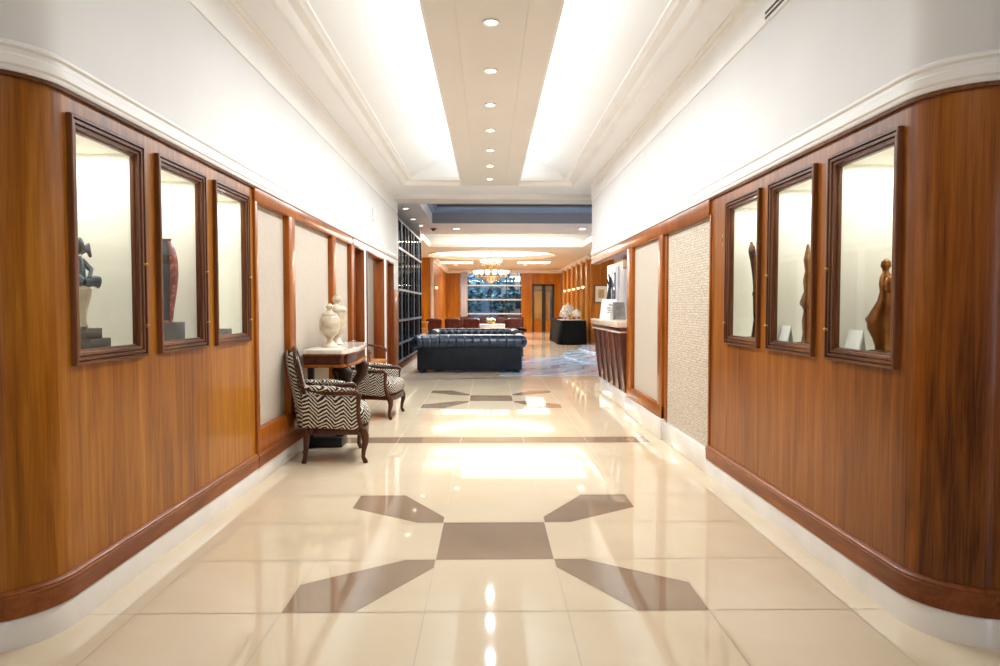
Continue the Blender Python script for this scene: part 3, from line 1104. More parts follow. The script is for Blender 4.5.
for k in range(7):
    downlight(0.016, 4.90 + 0.985 * k, ZCE - 0.010, '%s round recessed downlight from the entrance along the beige ceiling strip' % dl_names[k], 'downlights in the corridor ceiling strip', 0.045, 37, 'lens', 175)
slot = thing('slot_vent', 'black two slot air diffuser high on the right wall', 'vent', (1.70 - 0.0125, 4.12, 3.07))
mb = MB()
mb.box(-0.004, 0.006, -0.42, 0.14, -0.035, 0.035)
mb.build('frame', 'trimwhite', slot)
for dz in (-0.016, 0.014):
    MB().box(-0.008, 0.002, -0.40, 0.12, dz - 0.007, dz + 0.007).build('slot', 'black', slot)
mb = MB()
mb.xframe(1.688, -1, 9.95, 10.9, 3.06, 3.21, [(0, -0.01), (0, 0.008), (0.018, 0.008), (0.024, -0.002), (0.024, -0.01)])
mb.quad((1.686, 9.97, 3.08), (1.686, 10.88, 3.08), (1.686, 10.88, 3.19), (1.686, 9.97, 3.19))
tag(mb.build('access_panel', 'trimwhite'), 'white framed access panel at the far top end of the right wall', 'panel')

# ------------------------------------------------------------------ console table
ct = thing('console_table', 'carved dark wood console table with a marble top against the left wall', 'console table', (-1.70, 6.30, 0))


def oval_front(d, y0, y1):
    return [(0, y0), (d - 0.02, y0), (d, y0 + 0.03), (d, y0 + 0.10), (d + 0.03, y0 + 0.13), (d + 0.055, y0 + 0.5), (d + 0.035, y0 + 0.95), (d, y0 + 1.0), (d, y1 - 0.30), (d - 0.05, y1 - 0.12), (d - 0.16, y1 - 0.03), (0, y1)]


def inset(poly, k):
    return [(max(x - k, 0) if x > 0 else 0, y + (k if i < 4 else (-k if i > 8 else 0))) for i, (x, y) in enumerate(poly)]


top = oval_front(0.375, 0.0, 1.50)
MB().prism(top, 0.868, 0.910, bev=0.008).build('marble_top', 'marble_top', ct)
MB().prism(inset(top, 0.022), 0.770, 0.868, bev=0.003).build('apron', 'wood_table', ct)
mb = MB().prism(inset(top, 0.006), 0.745, 0.770, bev=0.006).prism(inset(top, 0.012), 0.852, 0.8685, bev=0.003)
mb.build('apron_moulding', 'wood_post', ct)
mb = MB()
ap = inset(top, 0.022)
for k in range(14):        # fluted carving
    x = 0.03 + k * 0.0235
    mb.ell((x, ap[0][1] - 0.001, 0.812), (0.008, 0.005, 0.032), 8, 6)
for k in range(24):
    y = 0.55 + k * 0.0
    pass
mb.build('flutes', 'wood_table', ct)


def scroll_leg(x, y, mir=1):
    m = MB()
    m.tube([(x - 0.10, y, 0.74), (x - 0.03, y, 0.73), (x + 0.01, y, 0.68), (x - 0.005, y, 0.60), (x - 0.075, y, 0.50), (x - 0.12, y, 0.38), (x - 0.115, y, 0.27), (x - 0.07, y, 0.16), (x - 0.05, y, 0.10)],
           [0.05, 0.06, 0.062, 0.056, 0.045, 0.036, 0.03, 0.032, 0.04], 12)
    m.ell((x - 0.02, y, 0.66), (0.062, 0.05, 0.07))
    m.ell((x - 0.055, y, 0.115), (0.055, 0.045, 0.03))
    return m


for (x, y) in ((0.36, 0.16), (0.36, 1.02)):
    scroll_leg(x, y).build('leg', 'wood_leg', ct)
for y in (0.08, 1.36):
    m = MB().box(0.03, 0.085, y - 0.03, y + 0.03, 0.09, 0.75, bev=0.006)
    m.build('leg', 'wood_leg', ct)
mb = MB()
mb.lathe([(0.03, 0.75), (0.06, 0.72), (0.075, 0.66), (0.05, 0.58), (0.068, 0.52), (0.055, 0.46), (0.03, 0.42), (0.012, 0.40)], (0.20, 0.60, 0), 16)
mb.build('carved_drop', 'wood_leg', ct)
for y0 in (0.06, 0.96):
    MB().box(0.02, 0.34, y0, y0 + 0.24, 0.0, 0.095, bev=0.006).build('plinth', 'black', ct)


def urn(name, lab, loc, h, r):
    t = thing(name, lab, 'urn', loc, 0, 'lidded marble urns on the console table')
    p = [(0.78, 0), (0.80, 0.02), (0.76, 0.04), (0.60, 0.07), (0.34, 0.13), (0.30, 0.19), (0.44, 0.24), (0.80, 0.32), (0.97, 0.42), (1.0, 0.54), (0.94, 0.65), (0.80, 0.71), (0.72, 0.73)]
    MB().lathe([(a * r, b * h) for a, b in p], n=32).build('body', 'marble_white', t)
    p = [(0.76, 0.73), (0.78, 0.745), (0.64, 0.775), (0.42, 0.80), (0.24, 0.83), (0.22, 0.86), (0.34, 0.90), (0.36, 0.935), (0.24, 0.975), (0.05, 1.0)]
    MB().lathe([(a * r, b * h) for a, b in p], n=32).build('lid', 'marble_white', t)


urn('lidded_urn', 'squat cream marble lidded urn, the shorter one on the console table', (-1.545, 6.72, 0.910), 0.425, 0.100)
urn2 = thing('lidded_urn', 'taller cream marble lidded urn behind the squat one on the console table', 'urn', (-1.58, 7.20, 0.910), 0, 'lidded marble urns on the console table')
h, r = 0.52, 0.098
p = [(0.62, 0), (0.66, 0.02), (0.60, 0.04), (0.40, 0.08), (0.28, 0.13), (0.34, 0.17), (0.66, 0.24), (0.88, 0.33), (0.96, 0.45), (0.98, 0.58), (1.0, 0.655), (1.08, 0.665), (1.08, 0.69), (0.9, 0.70)]
MB().lathe([(a * r, b * h) for a, b in p], n=32).build('body', 'marble_white', urn2)
p = [(0.98, 0.70), (0.96, 0.715), (0.74, 0.76), (0.42, 0.79), (0.26, 0.81), (0.24, 0.84), (0.42, 0.875), (0.46, 0.92), (0.34, 0.965), (0.08, 1.0)]
MB().lathe([(a * r, b * h) for a, b in p], n=32).build('lid', 'marble_white', urn2)


# ------------------------------------------------------------------ zebra armchairs
def make_chair(label, loc, rz):
    t = thing('zebra_armchair', label, 'armchair', loc, rz, 'zebra print armchairs by the console table')
    fw, bw, d = 0.325, 0.20, 0.225
    # seat rail (wood)
    mb = MB()
    rail = [(-d - 0.03, -bw), (d + 0.02, -fw), (d + 0.055, -fw * 0.6), (d + 0.075, 0), (d + 0.055, fw * 0.6), (d + 0.02, fw), (-d - 0.03, bw)]
    mb.prism(rail, 0.235, 0.295, bev=0.012)
    mb.build('seat_rail', 'wood_chair', t)
    # seat cushion: puffed
    mb = MB()

    def cush(u, v):
        a = 2 * PI * u
        ph = PI * (v - 0.5)
        k = math.copysign(abs(math.cos(a)) ** 0.45, math.cos(a))
        l = math.copysign(abs(math.sin(a)) ** 0.45, math.sin(a))
        cp = math.cos(ph) ** 0.4 if math.cos(ph) > 1e-6 else 0
        sp = math.copysign(abs(math.sin(ph)) ** 0.7, math.sin(ph))
        x = 0.045 + 0.262 * k * cp
        wd = bw + (fw - bw) * min(1, (x + d) / (2 * d))
        y = (wd - 0.03) * l * cp
        z = 0.385 + 0.095 * sp + 0.012 * math.cos(x * 6)
        return (x, y, z)
    mb.grid(cush, 40, 14, cu=True)
    bmesh.ops.remove_doubles(mb.bm, verts=mb.bm.verts, dist=1e-4)
    mb.build('seat_cushion', 'zebra', t, ang=80)
    # back: upholstered slab, reclined, arched top
    def back_x(z):
        return -d - 0.01 - 0.125 * max(0, (z - 0.30) / 0.65) ** 1.15

    def half_w(z):
        k = (z - 0.29) / 0.66
        return bw + 0.015 - 0.02 * k if k < 0.82 else (bw - 0.005) * math.sqrt(max(0.0, 1 - ((k - 0.82) / 0.20) ** 2)) * 0.98 + 0.002
    mb = MB()
    nz, ny = 22, 12
    for side, off in ((0, 0.042), (1, -0.068)):
        mb.grid(lambda u, v: (back_x(0.29 + 0.645 * v) + off * (1 - (2 * u - 1) ** 4 * 0.6) * (1 - 0.5 * v ** 6) - 0.06 * 0 + 0.035 * (2 * u - 1) ** 2 , (2 * u - 1) * half_w(0.29 + 0.645 * v), 0.29 + 0.645 * v), ny, nz)
    # close rims
    mb2 = mb
    mb2.grid(lambda u, v: (back_x(0.29 + 0.645 * v) + 0.035 + (0.014 - 0.032 * u) * (1 - 0.5 * v ** 6), half_w(0.29 + 0.645 * v), 0.29 + 0.645 * v), 1, nz)
    mb2.grid(lambda u, v: (back_x(0.29 + 0.645 * v) + 0.035 + (0.014 - 0.032 * u) * (1 - 0.5 * v ** 6), -half_w(0.29 + 0.645 * v), 0.29 + 0.645 * v), 1, nz)
    bmesh.ops.remove_doubles(mb.bm, verts=mb.bm.verts, dist=2e-3)
    mb.build('backrest', 'zebra', t, ang=60)
    # back frame (wood) following the rim
    mb = MB()
    pts = []
    for i in range(20):
        z = 0.25 + 0.69 * i / 19
        pts.append((back_x(max(z, 0.29)) + 0.040, -half_w(min(max(z, 0.29), 0.934)) - 0.004, z))
    arc = [(-p[0], -p[1], p[2]) for p in pts]
    full = pts + [(p[0], -p[1], p[2]) for p in pts[::-1]]
    mb.tube(full, 0.0165, 8)
    mb.build('back_frame', 'wood_chair', t)
    for sy in (-1, 1):
        # closed upholstered side under the arm
        mb = MB()
        A = Vector((-d - 0.03, sy * (bw + 0.015)))
        B = Vector((d - 0.035, sy * (fw - 0.005)))
        nrm = Vector((-(B - A).y, (B - A).x)).normalized()

        def side(u, v, o):
            p = A.lerp(B, u)
            bul = 0.016 * (1 - (2 * u - 1) ** 4) * (1 - (2 * v - 1) ** 4)
            q = p + nrm * (o * (0.018 + bul))
            return (q.x, q.y, 0.285 + 0.275 * v + 0.02 * (1 - u))
        for o_ in (-1, 1):
            mb.grid(lambda u, v: side(u, v, o_), 10, 10)
        for (uu, vv) in ((0, None), (1, None), (None, 0), (None, 1)):
            mb.grid(lambda a, b: side(uu if uu is not None else a, vv if vv is not None else a, 2 * b - 1), 10, 1)
        bmesh.ops.remove_doubles(mb.bm, verts=mb.bm.verts, dist=1e-3)
        mb.build('side_panel', 'zebra', t, ang=60)
        # arm rail + front post, one piece of wood
        mb = MB()
        pr = [(-d - 0.075, sy * (bw + 0.012), 0.665), (-d + 0.02, sy * (bw + 0.03), 0.618), (-0.08, sy * (bw + 0.075), 0.592), (0.08, sy * (fw - 0.025), 0.590), (0.175, sy * (fw + 0.004), 0.592),
              (0.196, sy * (fw + 0.004), 0.572), (0.190, sy * (fw + 0.003), 0.52), (0.184, sy * (fw), 0.44), (0.192, sy * (fw), 0.36), (0.218, sy * fw, 0.28)]
        mb.tube(pr, [0.017, 0.018, 0.020, 0.022, 0.024, 0.023, 0.020, 0.019, 0.021, 0.026], 10)
        mb.build('arm_rail', 'wood_chair', t)
        # padded arm top
        mb = MB()
        mb.tube([(-d - 0.01, sy * (bw + 0.024), 0.640), (-0.15, sy * (bw + 0.05), 0.628), (-0.02, sy * (fw - 0.05), 0.622), (0.10, sy * (fw - 0.016), 0.612)], [0.020, 0.034, 0.036, 0.016], 12, flat=0.75)
        mb.build('arm_pad', 'zebra', t)
        # legs
        mb = MB()
        x, y = d + 0.0, sy * (fw - 0.012)
        mb.tube([(x, y, 0.275), (x + 0.018, y, 0.23), (x + 0.022, y, 0.18), (x + 0.006, y, 0.10), (x + 0.002, y, 0.05), (x + 0.016, y, 0.022), (x + 0.026, y, 0.0)],
                [0.033, 0.034, 0.028, 0.019, 0.017, 0.021, 0.019], 12)
        mb.build('leg', 'wood_chair', t)
        mb = MB()
        x, y = -d - 0.005, sy * (bw - 0.004)
        mb.tube([(x + 0.005, y, 0.285), (x, y, 0.2), (x - 0.004, y, 0.11), (x - 0.012, y, 0.04), (x - 0.022, y, 0.0)], [0.028, 0.026, 0.021, 0.019, 0.022], 10)
        mb.build('leg', 'wood_chair', t)
    return t


ch = make_chair('zebra print armchair with carved legs before the near end of the console table', (-1.345, 5.975, 0), R(14))
c2 = dup(ch, (-1.345, 8.27, 0), R(-6), 'zebra print armchair past the far end of the console table, by the first doorway')
c2.scale = (1, 1, 0.94)

# third chair: plain wooden armchair with tan seat in the alcove
wc = thing('wooden_armchair', 'wooden armchair with a tan seat and curved arm, half hidden by the far zebra armchair', 'armchair', (-1.93, 10.75, 0), R(-20))
mb = MB().box(-0.24, 0.26, -0.25, 0.25, 0.43, 0.485, bev=0.02, seg=3)
mb.build('seat', 'tan', wc)
mb = MB()
for sy in (-1, 1):
    m2 = MB()
    m2.tube([(-0.24, sy * 0.24, 0.72), (-0.05, sy * 0.27, 0.69), (0.12, sy * 0.27, 0.67), (0.23, sy * 0.26, 0.62), (0.25, sy * 0.25, 0.60)], [0.016, 0.018, 0.02, 0.018, 0.012], 10)
    m2.build('arm', 'wood_dark', wc)
    for x in (-0.22, 0.22):
        m2 = MB()
        m2.tube([(x, sy * 0.23, 0.0), (x, sy * 0.23, 0.42)] + ([(x - 0.01, sy * 0.25, 0.66)] if x > 0 else [(x - 0.05, sy * 0.23, 0.92)]), 0.018, 8)
        m2.build('leg', 'wood_dark', wc)
mb.box(-0.30, -0.262, -0.23, 0.23, 0.78, 0.92, bev=0.012)
for k in range(5):
    y = -0.16 + 0.08 * k
    mb.box(-0.275, -0.26, y - 0.012, y + 0.012, 0.44, 0.80)
mb.build('backrest', 'wood_dark', wc)

# ------------------------------------------------------------------ reception desk
dk = thing('reception_desk', 'dark panelled reception desk with a pale stone counter set in the right wall', 'desk', (1.70, 8.47, 0))
L = 2.08
MB().box(-0.13, 0.55, 0.0, L + 0.06, 1.045, 1.125, bev=0.012).build('counter_top', 'counter', dk)
mb = MB().box(-0.095, 0.50, 0.0, L + 0.02, 0.995, 1.045, bev=0.004)
mb.build('frieze', 'wood_desk', dk)
mb = MB().box(-0.115, 0.0, 0.0, L + 0.035, 0.975, 0.997, bev=0.006)
mb.build('bead', 'counter', dk)
MB().hexa([(0.0, 0, 0.235), (0.40, 0, 0.235), (0.40, L, 0.235), (0.0, L, 0.235)], [(-0.085, 0, 0.98), (0.40, 0, 0.98), (0.40, L, 0.98), (-0.085, L, 0.98)]).build('body', 'wood_desk', dk)
for k in range(6):
    y = 0.0 + k * (L - 0.05) / 5
    MB().hexa([(-0.018, y, 0.237), (0.0, y, 0.237), (0.0, y + 0.05, 0.237), (-0.018, y + 0.05, 0.237)],
              [(-0.103, y, 0.974), (-0.085, y, 0.974), (-0.085, y + 0.05, 0.974), (-0.103, y + 0.05, 0.974)], bev=0.004).build('rib', 'wood_dark', dk)
# sign cards on the counter
sgn = thing('counter_sign', 'white upright sign card with grey printing on the stone counter', 'sign', (1.745, 10.12, 1.126), R(-8))
mb = MB()
mb.hexa([(-0.115, -0.004, 0), (0.115, -0.004, 0), (0.115, 0.0, 0), (-0.115, 0.0, 0)], [(-0.085, 0.08, 0.29), (0.13, 0.08, 0.29), (0.13, 0.084, 0.29), (-0.085, 0.084, 0.29)])
mb.hexa([(-0.115, 0.16, 0), (0.115, 0.16, 0), (0.115, 0.164, 0), (-0.115, 0.164, 0)], [(-0.085, 0.08, 0.29), (0.13, 0.08, 0.29), (0.13, 0.084, 0.29), (-0.085, 0.084, 0.29)])
mb.build('card', 'paper', sgn)
mb = MB()
for k, (z, a, b) in enumerate(((0.215, 0.02, 0.10), (0.195, 0.03, 0.08), (0.165, 0.0, 0.06), (0.145, 0.0, 0.075), (0.12, 0.01, 0.06), (0.095, 0.0, 0.05))):
    y = -0.0045 + (z / 0.29) * 0.084
    mb.box(a - 0.01, b - 0.01, y - 0.003, y + 0.001, z - 0.005, z + 0.005)
mb.build('printing', 'ink', sgn)
fd = thing('photo_folder', 'grey folded photo card standing right of the white counter sign', 'card', (1.80, 9.55, 1.126), R(10))
mb = MB()
mb.hexa([(-0.10, -0.06, 0), (0.08, -0.06, 0), (0.08, -0.056, 0), (-0.10, -0.056, 0)], [(-0.08, 0.02, 0.24), (0.09, 0.02, 0.24), (0.09, 0.024, 0.24), (-0.08, 0.024, 0.24)])
mb.build('front_leaf', 'greycard', fd)
mb = MB()
mb.hexa([(-0.10, 0.10, 0), (0.08, 0.10, 0), (0.08, 0.104, 0), (-0.10, 0.104, 0)], [(-0.08, 0.022, 0.24), (0.09, 0.022, 0.24), (0.09, 0.026, 0.24), (-0.08, 0.026, 0.24)])
mb.build('back_leaf', 'paper', fd)
st = thing('counter_statue', 'tall black abstract statue on the reception counter behind the white sign', 'statue', (1.815, 10.46, 1.126))
st.scale = (0.72, 0.72, 1.0)
mb = MB()
mb.tube([(0, 0, 0.0), (0.005, 0, 0.10), (-0.005, 0, 0.22), (0.01, 0, 0.34), (0.02, 0, 0.44), (0.035, 0, 0.52), (0.03, 0, 0.60), (-0.005, 0, 0.68)], [0.05, 0.055, 0.058, 0.045, 0.032, 0.036, 0.03, 0.01], 14)
mb.tube([(0.02, 0, 0.50), (-0.02, 0, 0.555), (-0.035, 0, 0.60)], [0.02, 0.016, 0.008], 10)
mb.build('figure', 'black', st)
MB().box(-0.06, 0.06, -0.05, 0.05, 0, 0.02, bev=0.004).build('base', 'black', st)

# reception back room
mb = MB()
mb.box(4.6, 4.66, 8.0, 25.4, 0, 3.3)
mb.box(1.80, 4.6, 7.9, 7.96, 0, 3.3)
struct(mb.build('wall_right', 'white'))
mb = MB()
mb.box(1.90, 4.6, 7.96, 12.95, 2.62, 2.68)
struct(mb.build('ceiling', 'white'))
wcab = thing('white_cabinet', 'tall white panelled cabinet with a blue glass strip behind the reception desk', 'cabinet', (2.95, 14.9, 0))
mb = MB().box(0.0, 0.5, -1.6, 2.3, 0, 2.32, bev=0.01)
mb.build('body', 'trimwhite', wcab)
for k in range(5):
    y = -1.52 + 0.76 * k
    MB().box(-0.02, 0.0, y, y + 0.62, 0.1, 2.22, bev=0.006).build('door', 'trimwhite', wcab)
MB().box(-0.035, -0.022, 1.05, 1.50, 1.25, 2.1, bev=0.003).build('glass_strip', 'blueglass', wcab)
area('reception_lamp', (3.2, 11.5, 2.58), (1.2, 1.6), 60, (0, 0, 0), NEUT)

# ------------------------------------------------------------------ lounge shell
YF = 36.0
mb = MB()
mb.box(-2.2, 3.75, YF, YF + 0.1, 0, 0.60)          # far wall round window and door
mb.box(-2.2, -1.51, YF, YF + 0.1, 0.60, 3.3)
mb.box(1.69, 2.26, YF, YF + 0.1, 0.60, 3.3)
mb.box(3.40, 3.75, YF, YF + 0.1, 0.60, 3.3)
mb.box(-1.51, 1.69, YF, YF + 0.1, 3.17, 3.3)
mb.box(2.26, 3.40, YF, YF + 0.1, 2.48, 3.3)
for x in (-1.9, 1.95, 2.85, 3.55):
    mb.box(x - 0.012, x + 0.012, YF - 0.012, YF, 2.5 if 2.26 < x < 3.40 else 0, 3.2)
struct(mb.build('wall_back', 'wood_hall'))
mb = MB()
mb.box(-2.26, -2.2, 27.1, YF, 0, 3.3)
mb.box(-4.6, -2.28, 27.0, 27.06, 0, 3.3)
mb.box(-4.6, -4.54, 17.6, 27.0, 0, 3.3)
struct(mb.build('wall_left', 'wood_hall'))
mb = MB()
mb.box(-2.28, -2.17, 26.96, 27.10, 0, 3.22, bev=0.01)
struct(mb.build('trim_13', 'panel'))
mb = MB()
mb.box(3.76, 3.82, 25.5, YF, 0, 3.3)
mb.box(3.76, 6.2, 25.44, 25.5, 0, 3.3)
struct(mb.build('wall_right', 'wood_hall'))
mb = MB()
for k, y in enumerate((26.1, 27.5, 29.0, 30.6, 32.3, 34.2)):
    mb.box(3.66, 3.755, y - 0.22, y + 0.22, 0, 3.2, bev=0.01)
struct(mb.build('trim_14', 'wood_gold'))
mb = MB()
mb.sweep([(3.75, 25.5), (3.75, YF), (-2.2, YF), (-2.2, 27.1)], [(0, 3.06), (0.04, 3.06), (0.05, 3.10), (0.14, 3.17), (0.15, 3.22), (0, 3.22)])
struct(mb.build('trim_15', 'trimwhite'))

# window with grid of bars
mb = MB()
wz0, wz1 = 0.60, 3.17
for x in (-1.47, -1.13, 0.10, 0.90, 1.65):
    mb.box(x - 0.025, x + 0.025, YF - 0.03, YF + 0.05, wz0, wz1)
for z in (wz1 - 0.03,):
    mb.box(-1.51, 1.69, YF - 0.03, YF + 0.05, z - 0.04, z + 0.03)
win = struct(mb.build('window_1', 'black'))
mb = MB()
for z in (0.64, 0.95, 1.68, 2.42):
    mb.box(-1.51, 1.69, YF - 0.035, YF + 0.045, z - 0.035, z + 0.035)
struct(mb.build('window_1', 'steel'))
mb = MB().box(-1.50, 1.68, YF + 0.02, YF + 0.03, wz0, wz1)
struct(mb.build('window_1', 'glass'))
mb = MB()
mb.grid(lambda u, v: (-1.48 + 0.36 * u, YF - 0.06 + 0.02 * math.sin(u * 6 * PI), 0.55 + 2.6 * v), 30, 1)
cu = tag(mb.build('curtain', 'curtain'), 'pale grey curtain hanging at the left edge of the far window', 'curtain')
cu.modifiers.new('thick', 'SOLIDIFY').thickness = 0.006
# door
mb = MB()
for x0, x1 in ((2.26, 2.34), (3.30, 3.40), (2.76, 2.94)):
    mb.box(x0, x1, YF - 0.04, YF + 0.06, 0, 2.48)
mb.box(2.26, 3.40, YF - 0.04, YF + 0.06, 2.40, 2.48)
dr = struct(mb.build('door_3', 'black'))
mb = MB().box(2.34, 3.30, YF, YF + 0.04, 2.12, 2.40)
struct(mb.build('door_3', 'greybox'))
mb = MB().box(2.34, 3.30, YF + 0.02, YF + 0.03, 0, 2.12)
struct(mb.build('door_3', 'glass'))
for x0, x1, lab, mt in ((2.36, 2.76, 'tan curtain behind the left pane of the far glazed door', 'tancurtain'), (2.94, 3.20, 'narrow tan curtain behind the right pane of the far glazed door', 'tancurtain')):
    mb = MB()
    mb.grid(lambda u, v: (x0 + (x1 - x0) * u, YF + 0.10 + 0.02 * math.sin(u * 8 * PI), 0.03 + 2.1 * v), 30, 1)
    cu = tag(mb.build('curtain', mt), lab, 'curtain', 'curtains behind the far glazed door')
    cu.modifiers.new('thick', 'SOLIDIFY').thickness = 0.006

area('outdoor_fill', (0.2, 38.0, 6.0), (4, 1), 420, (R(35), 0, 0), (0.75, 0.88, 1.0))  # fill added to brighten the foliage outside the far window
area('door_curtain_fill', (2.85, 37.2, 2.6), (1.0, 0.5), 40, (0, 0, 0), (1, 0.86, 0.62))  # fill added behind the far glazed door to lift its curtains
# outdoors, seen through the far window: dusk trees and a pale building
ob = thing('outdoor_building', 'pale building with a lit window beyond the far lounge window', 'building', (1.6, 42.0, 0))
MB().box(-6.0, 5.0, 2.05, 3, 0, 8).build('rear_wing', 'wing', ob)
MB().box(-0.9, 1.2, 0, 2, 0, 6).build('facade', 'outwall', ob)
MB().box(-0.55, 0.35, -0.04, 0.0, 2.85, 3.15).build('lit_pane', 'lit_window', ob)
for k in range(3):
    MB().box(-0.6 + 0.6 * k, -0.25 + 0.6 * k, -0.04, 0.0, 1.2, 2.1, bev=0.01).build('pane', 'cabdark', ob)
for k, (x, y, s, lab) in enumerate(((-1.2, 40.0, 1.0, 'bluish dusk tree outside the left half of the far window'), (0.75, 40.4, 0.9, 'bluish dusk tree outside the middle of the far window'))):
    tr = thing('dusk_tree', lab, 'tree', (x, y, 0), 0, 'trees outside the far window')
    mb = MB()
    rnd = random.Random(k)
    for q in range(260):
        a, bb, rr = rnd.uniform(0, 2 * PI), rnd.uniform(-1, 1), rnd.uniform(0.4, 1) ** 0.5
        p = Vector((0.95 * rr * math.cos(a) * math.sqrt(1 - bb * bb), 0.8 * rr * math.sin(a) * math.sqrt(1 - bb * bb), 2.1 + 1.35 * rr * bb))
        mt = Matrix.Rotation(rnd.uniform(0, 6), 3, 'X') @ Matrix.Rotation(rnd.uniform(0, 6), 3, 'Z')
        u, v = mt @ Vector((0.22, 0, 0)), mt @ Vector((0, 0.09, 0))
        mb.bm.faces.new([mb.bm.verts.new(p + d_) for d_ in (u, v, -u, -v)])
    mb.build('foliage', 'tealleaf', tr, fix=False)
    MB().tube([(0, 0, 0), (0.03, 0, 0.9), (0, 0, 1.8)], [0.08, 0.06, 0.04], 8).build('trunk', 'wood_dark', tr)
mb = MB().box(-6, 8, YF + 0.12, 46, -0.1, -0.02)
struct(mb.build('ground', 'outground'))

# ---- lounge ceilings
mb = MB()
TX0, TX1 = -1.30, 3.6
mb.box(-2.4, 4.6, 12.40, 12.95, ZL, ZL + 0.45)
struct(mb.build('ceiling', 'hallbeige'))
mb = MB()
mb.box(-2.4, TX0, 12.955, 15.9, ZL, ZL + 0.30)
mb.box(TX1, 4.6, 12.955, 15.9, ZL, ZL + 0.30)
mb.box(-4.6, 6.2, 15.965, 18.2, ZL, ZL + 0.12)
struct(mb.build('ceiling', 'beamgrey'))
mb = MB()
mb.box(TX0 - 0.02, TX1 + 0.02, 15.902, 15.96, ZL - 0.0, ZL + 0.60)
mb.box(TX0 - 0.05, TX0 - 0.002, 12.96, 15.89, ZL + 0.31, ZL + 0.60)
mb.box(TX1 + 0.002, TX1 + 0.05, 12.96, 15.89, ZL + 0.31, ZL + 0.60)
struct(mb.build('ceiling', 'greytray'))
mb = MB()
mb.box(-2.4, 4.6, 12.90, 16.0, ZL + 0.40, ZL + 0.46)
struct(mb.build('ceiling', 'bluetray'))
mb = MB()
mb.sweep([(TX1, 12.95), (TX1, 15.9), (TX0, 15.9), (TX0, 12.95)], [(0, ZL + 0.23), (0.05, ZL + 0.23), (0.08, ZL + 0.27), (0.12, ZL + 0.27), (0.14, ZL + 0.31), (0.14, ZL + 0.34), (0.0, ZL + 0.34)])
struct(mb.build('trim_16', 'bluetray'))
# second cove
cx0, cx1 = -1.95, 3.05
mb = MB()
mb.box(-4.6, cx0, 18.205, 22.195, ZL, ZL + 0.12)
mb.box(cx1, 6.2, 18.205, 22.195, ZL, ZL + 0.12)
struct(mb.build('ceiling', 'hallbeige'))
mb = MB()
mb.box(cx0 - 0.3, cx1 + 0.3, 17.9, 22.6, ZL + 0.42, ZL + 0.48)
for a, b in ((17.9, 17.96), (22.54, 22.6)):
    mb.box(cx0 - 0.3, cx1 + 0.3, a, b, ZL + 0.1, ZL + 0.44)
struct(mb.build('ceiling', 'ceil'))
mb = MB()
mb.sweep([(cx0, 18.2), (cx1, 18.2), (cx1, 22.2), (cx0, 22.2)], [(0.0, ZL - 0.002), (0.05, ZL - 0.002), (0.06, ZL + 0.03), (0.10, ZL + 0.06), (0.11, ZL + 0.115), (0.09, ZL + 0.115), (0.08, ZL + 0.08), (0.0, ZL + 0.08)], closed=True)
struct(mb.build('trim_17', 'hallbeige'))
# third: round dome over the chandelier
DX, DY, DR = 0.12, 25.7, 2.35
mb = MB()
n = 64
inn = [mb.bm.verts.new((DX + DR * math.cos(2 * PI * i / n), DY + DR * math.sin(2 * PI * i / n), ZL)) for i in range(n)]


def rect_hit(a):
    c, s_ = math.cos(a), math.sin(a)
    k = min([(6.2 - DX) / c if c > 1e-9 else 1e9, (-4.6 - DX) / c if c < -1e-9 else 1e9, (36.1 - DY) / s_ if s_ > 1e-9 else 1e9, (22.2 - DY) / s_ if s_ < -1e-9 else 1e9])
    return (DX + k * c, DY + k * s_, ZL)


outv = [mb.bm.verts.new(rect_hit(2 * PI * i / n)) for i in range(n)]
for i in range(n):
    mb.bm.faces.new((inn[i], outv[i], outv[(i + 1) % n], inn[(i + 1) % n]))
# corners left out by the radial fan
for qx, qy in ((6.2, 36.1), (-4.6, 36.1), (-4.6, 22.2), (6.2, 22.2)):
    a = math.atan2(qy - DY, qx - DX) % (2 * PI)
    i = int(a / (2 * PI / n))
    mb.bm.faces.new((outv[i], mb.bm.verts.new((qx, qy, ZL)), outv[(i + 1) % n]))
struct(mb.build('ceiling', 'hallbeige', fix=False, smooth=False))
mb = MB()
mb.lathe([(DR, ZL), (DR, ZL + 0.10), (DR + 0.25, ZL + 0.10), (DR + 0.25, ZL + 0.34), (DR - 0.4, ZL + 0.40), (0.02, ZL + 0.42)], (DX, DY, 0), 64, caps=False)
struct(mb.build('ceiling', 'ceil'))
mb = MB()
mb.lathe([(DR + 0.10, ZL - 0.001), (DR + 0.09, ZL - 0.02), (DR + 0.03, ZL - 0.03), (DR - 0.02, ZL - 0.02), (DR - 0.03, ZL + 0.03), (DR - 0.03, ZL + 0.11), (DR + 0.02, ZL + 0.11)], (DX, DY, 0), 64, caps=False)
struct(mb.build('trim_18', 'trimwhite'))
mb = MB()
mb.tube([(DX + (DR + 0.13) * math.cos(2 * PI * i / 48), DY + (DR + 0.13) * math.sin(2 * PI * i / 48), ZL + 0.17) for i in range(48)], 0.022, 6, closed=True)
tag(mb.build('cove_tube', 'ringlight'), 'ring of glowing cove light in the round ceiling dome over the chandelier', 'cove light')
mb = MB()
for x0, x1, lab in ((-2.0, -0.7, 'glowing strip light left of the chandelier on the far ceiling'), (1.25, 2.6, 'glowing strip light right of the chandelier on the far ceiling')):
    mb = MB().box(x0, x1, 29.3, 30.2, ZL - 0.03, ZL - 0.002, bev=0.01)
    tag(mb.build('strip_light', 'barlight'), lab, 'strip light', 'strip lights on the far ceiling')

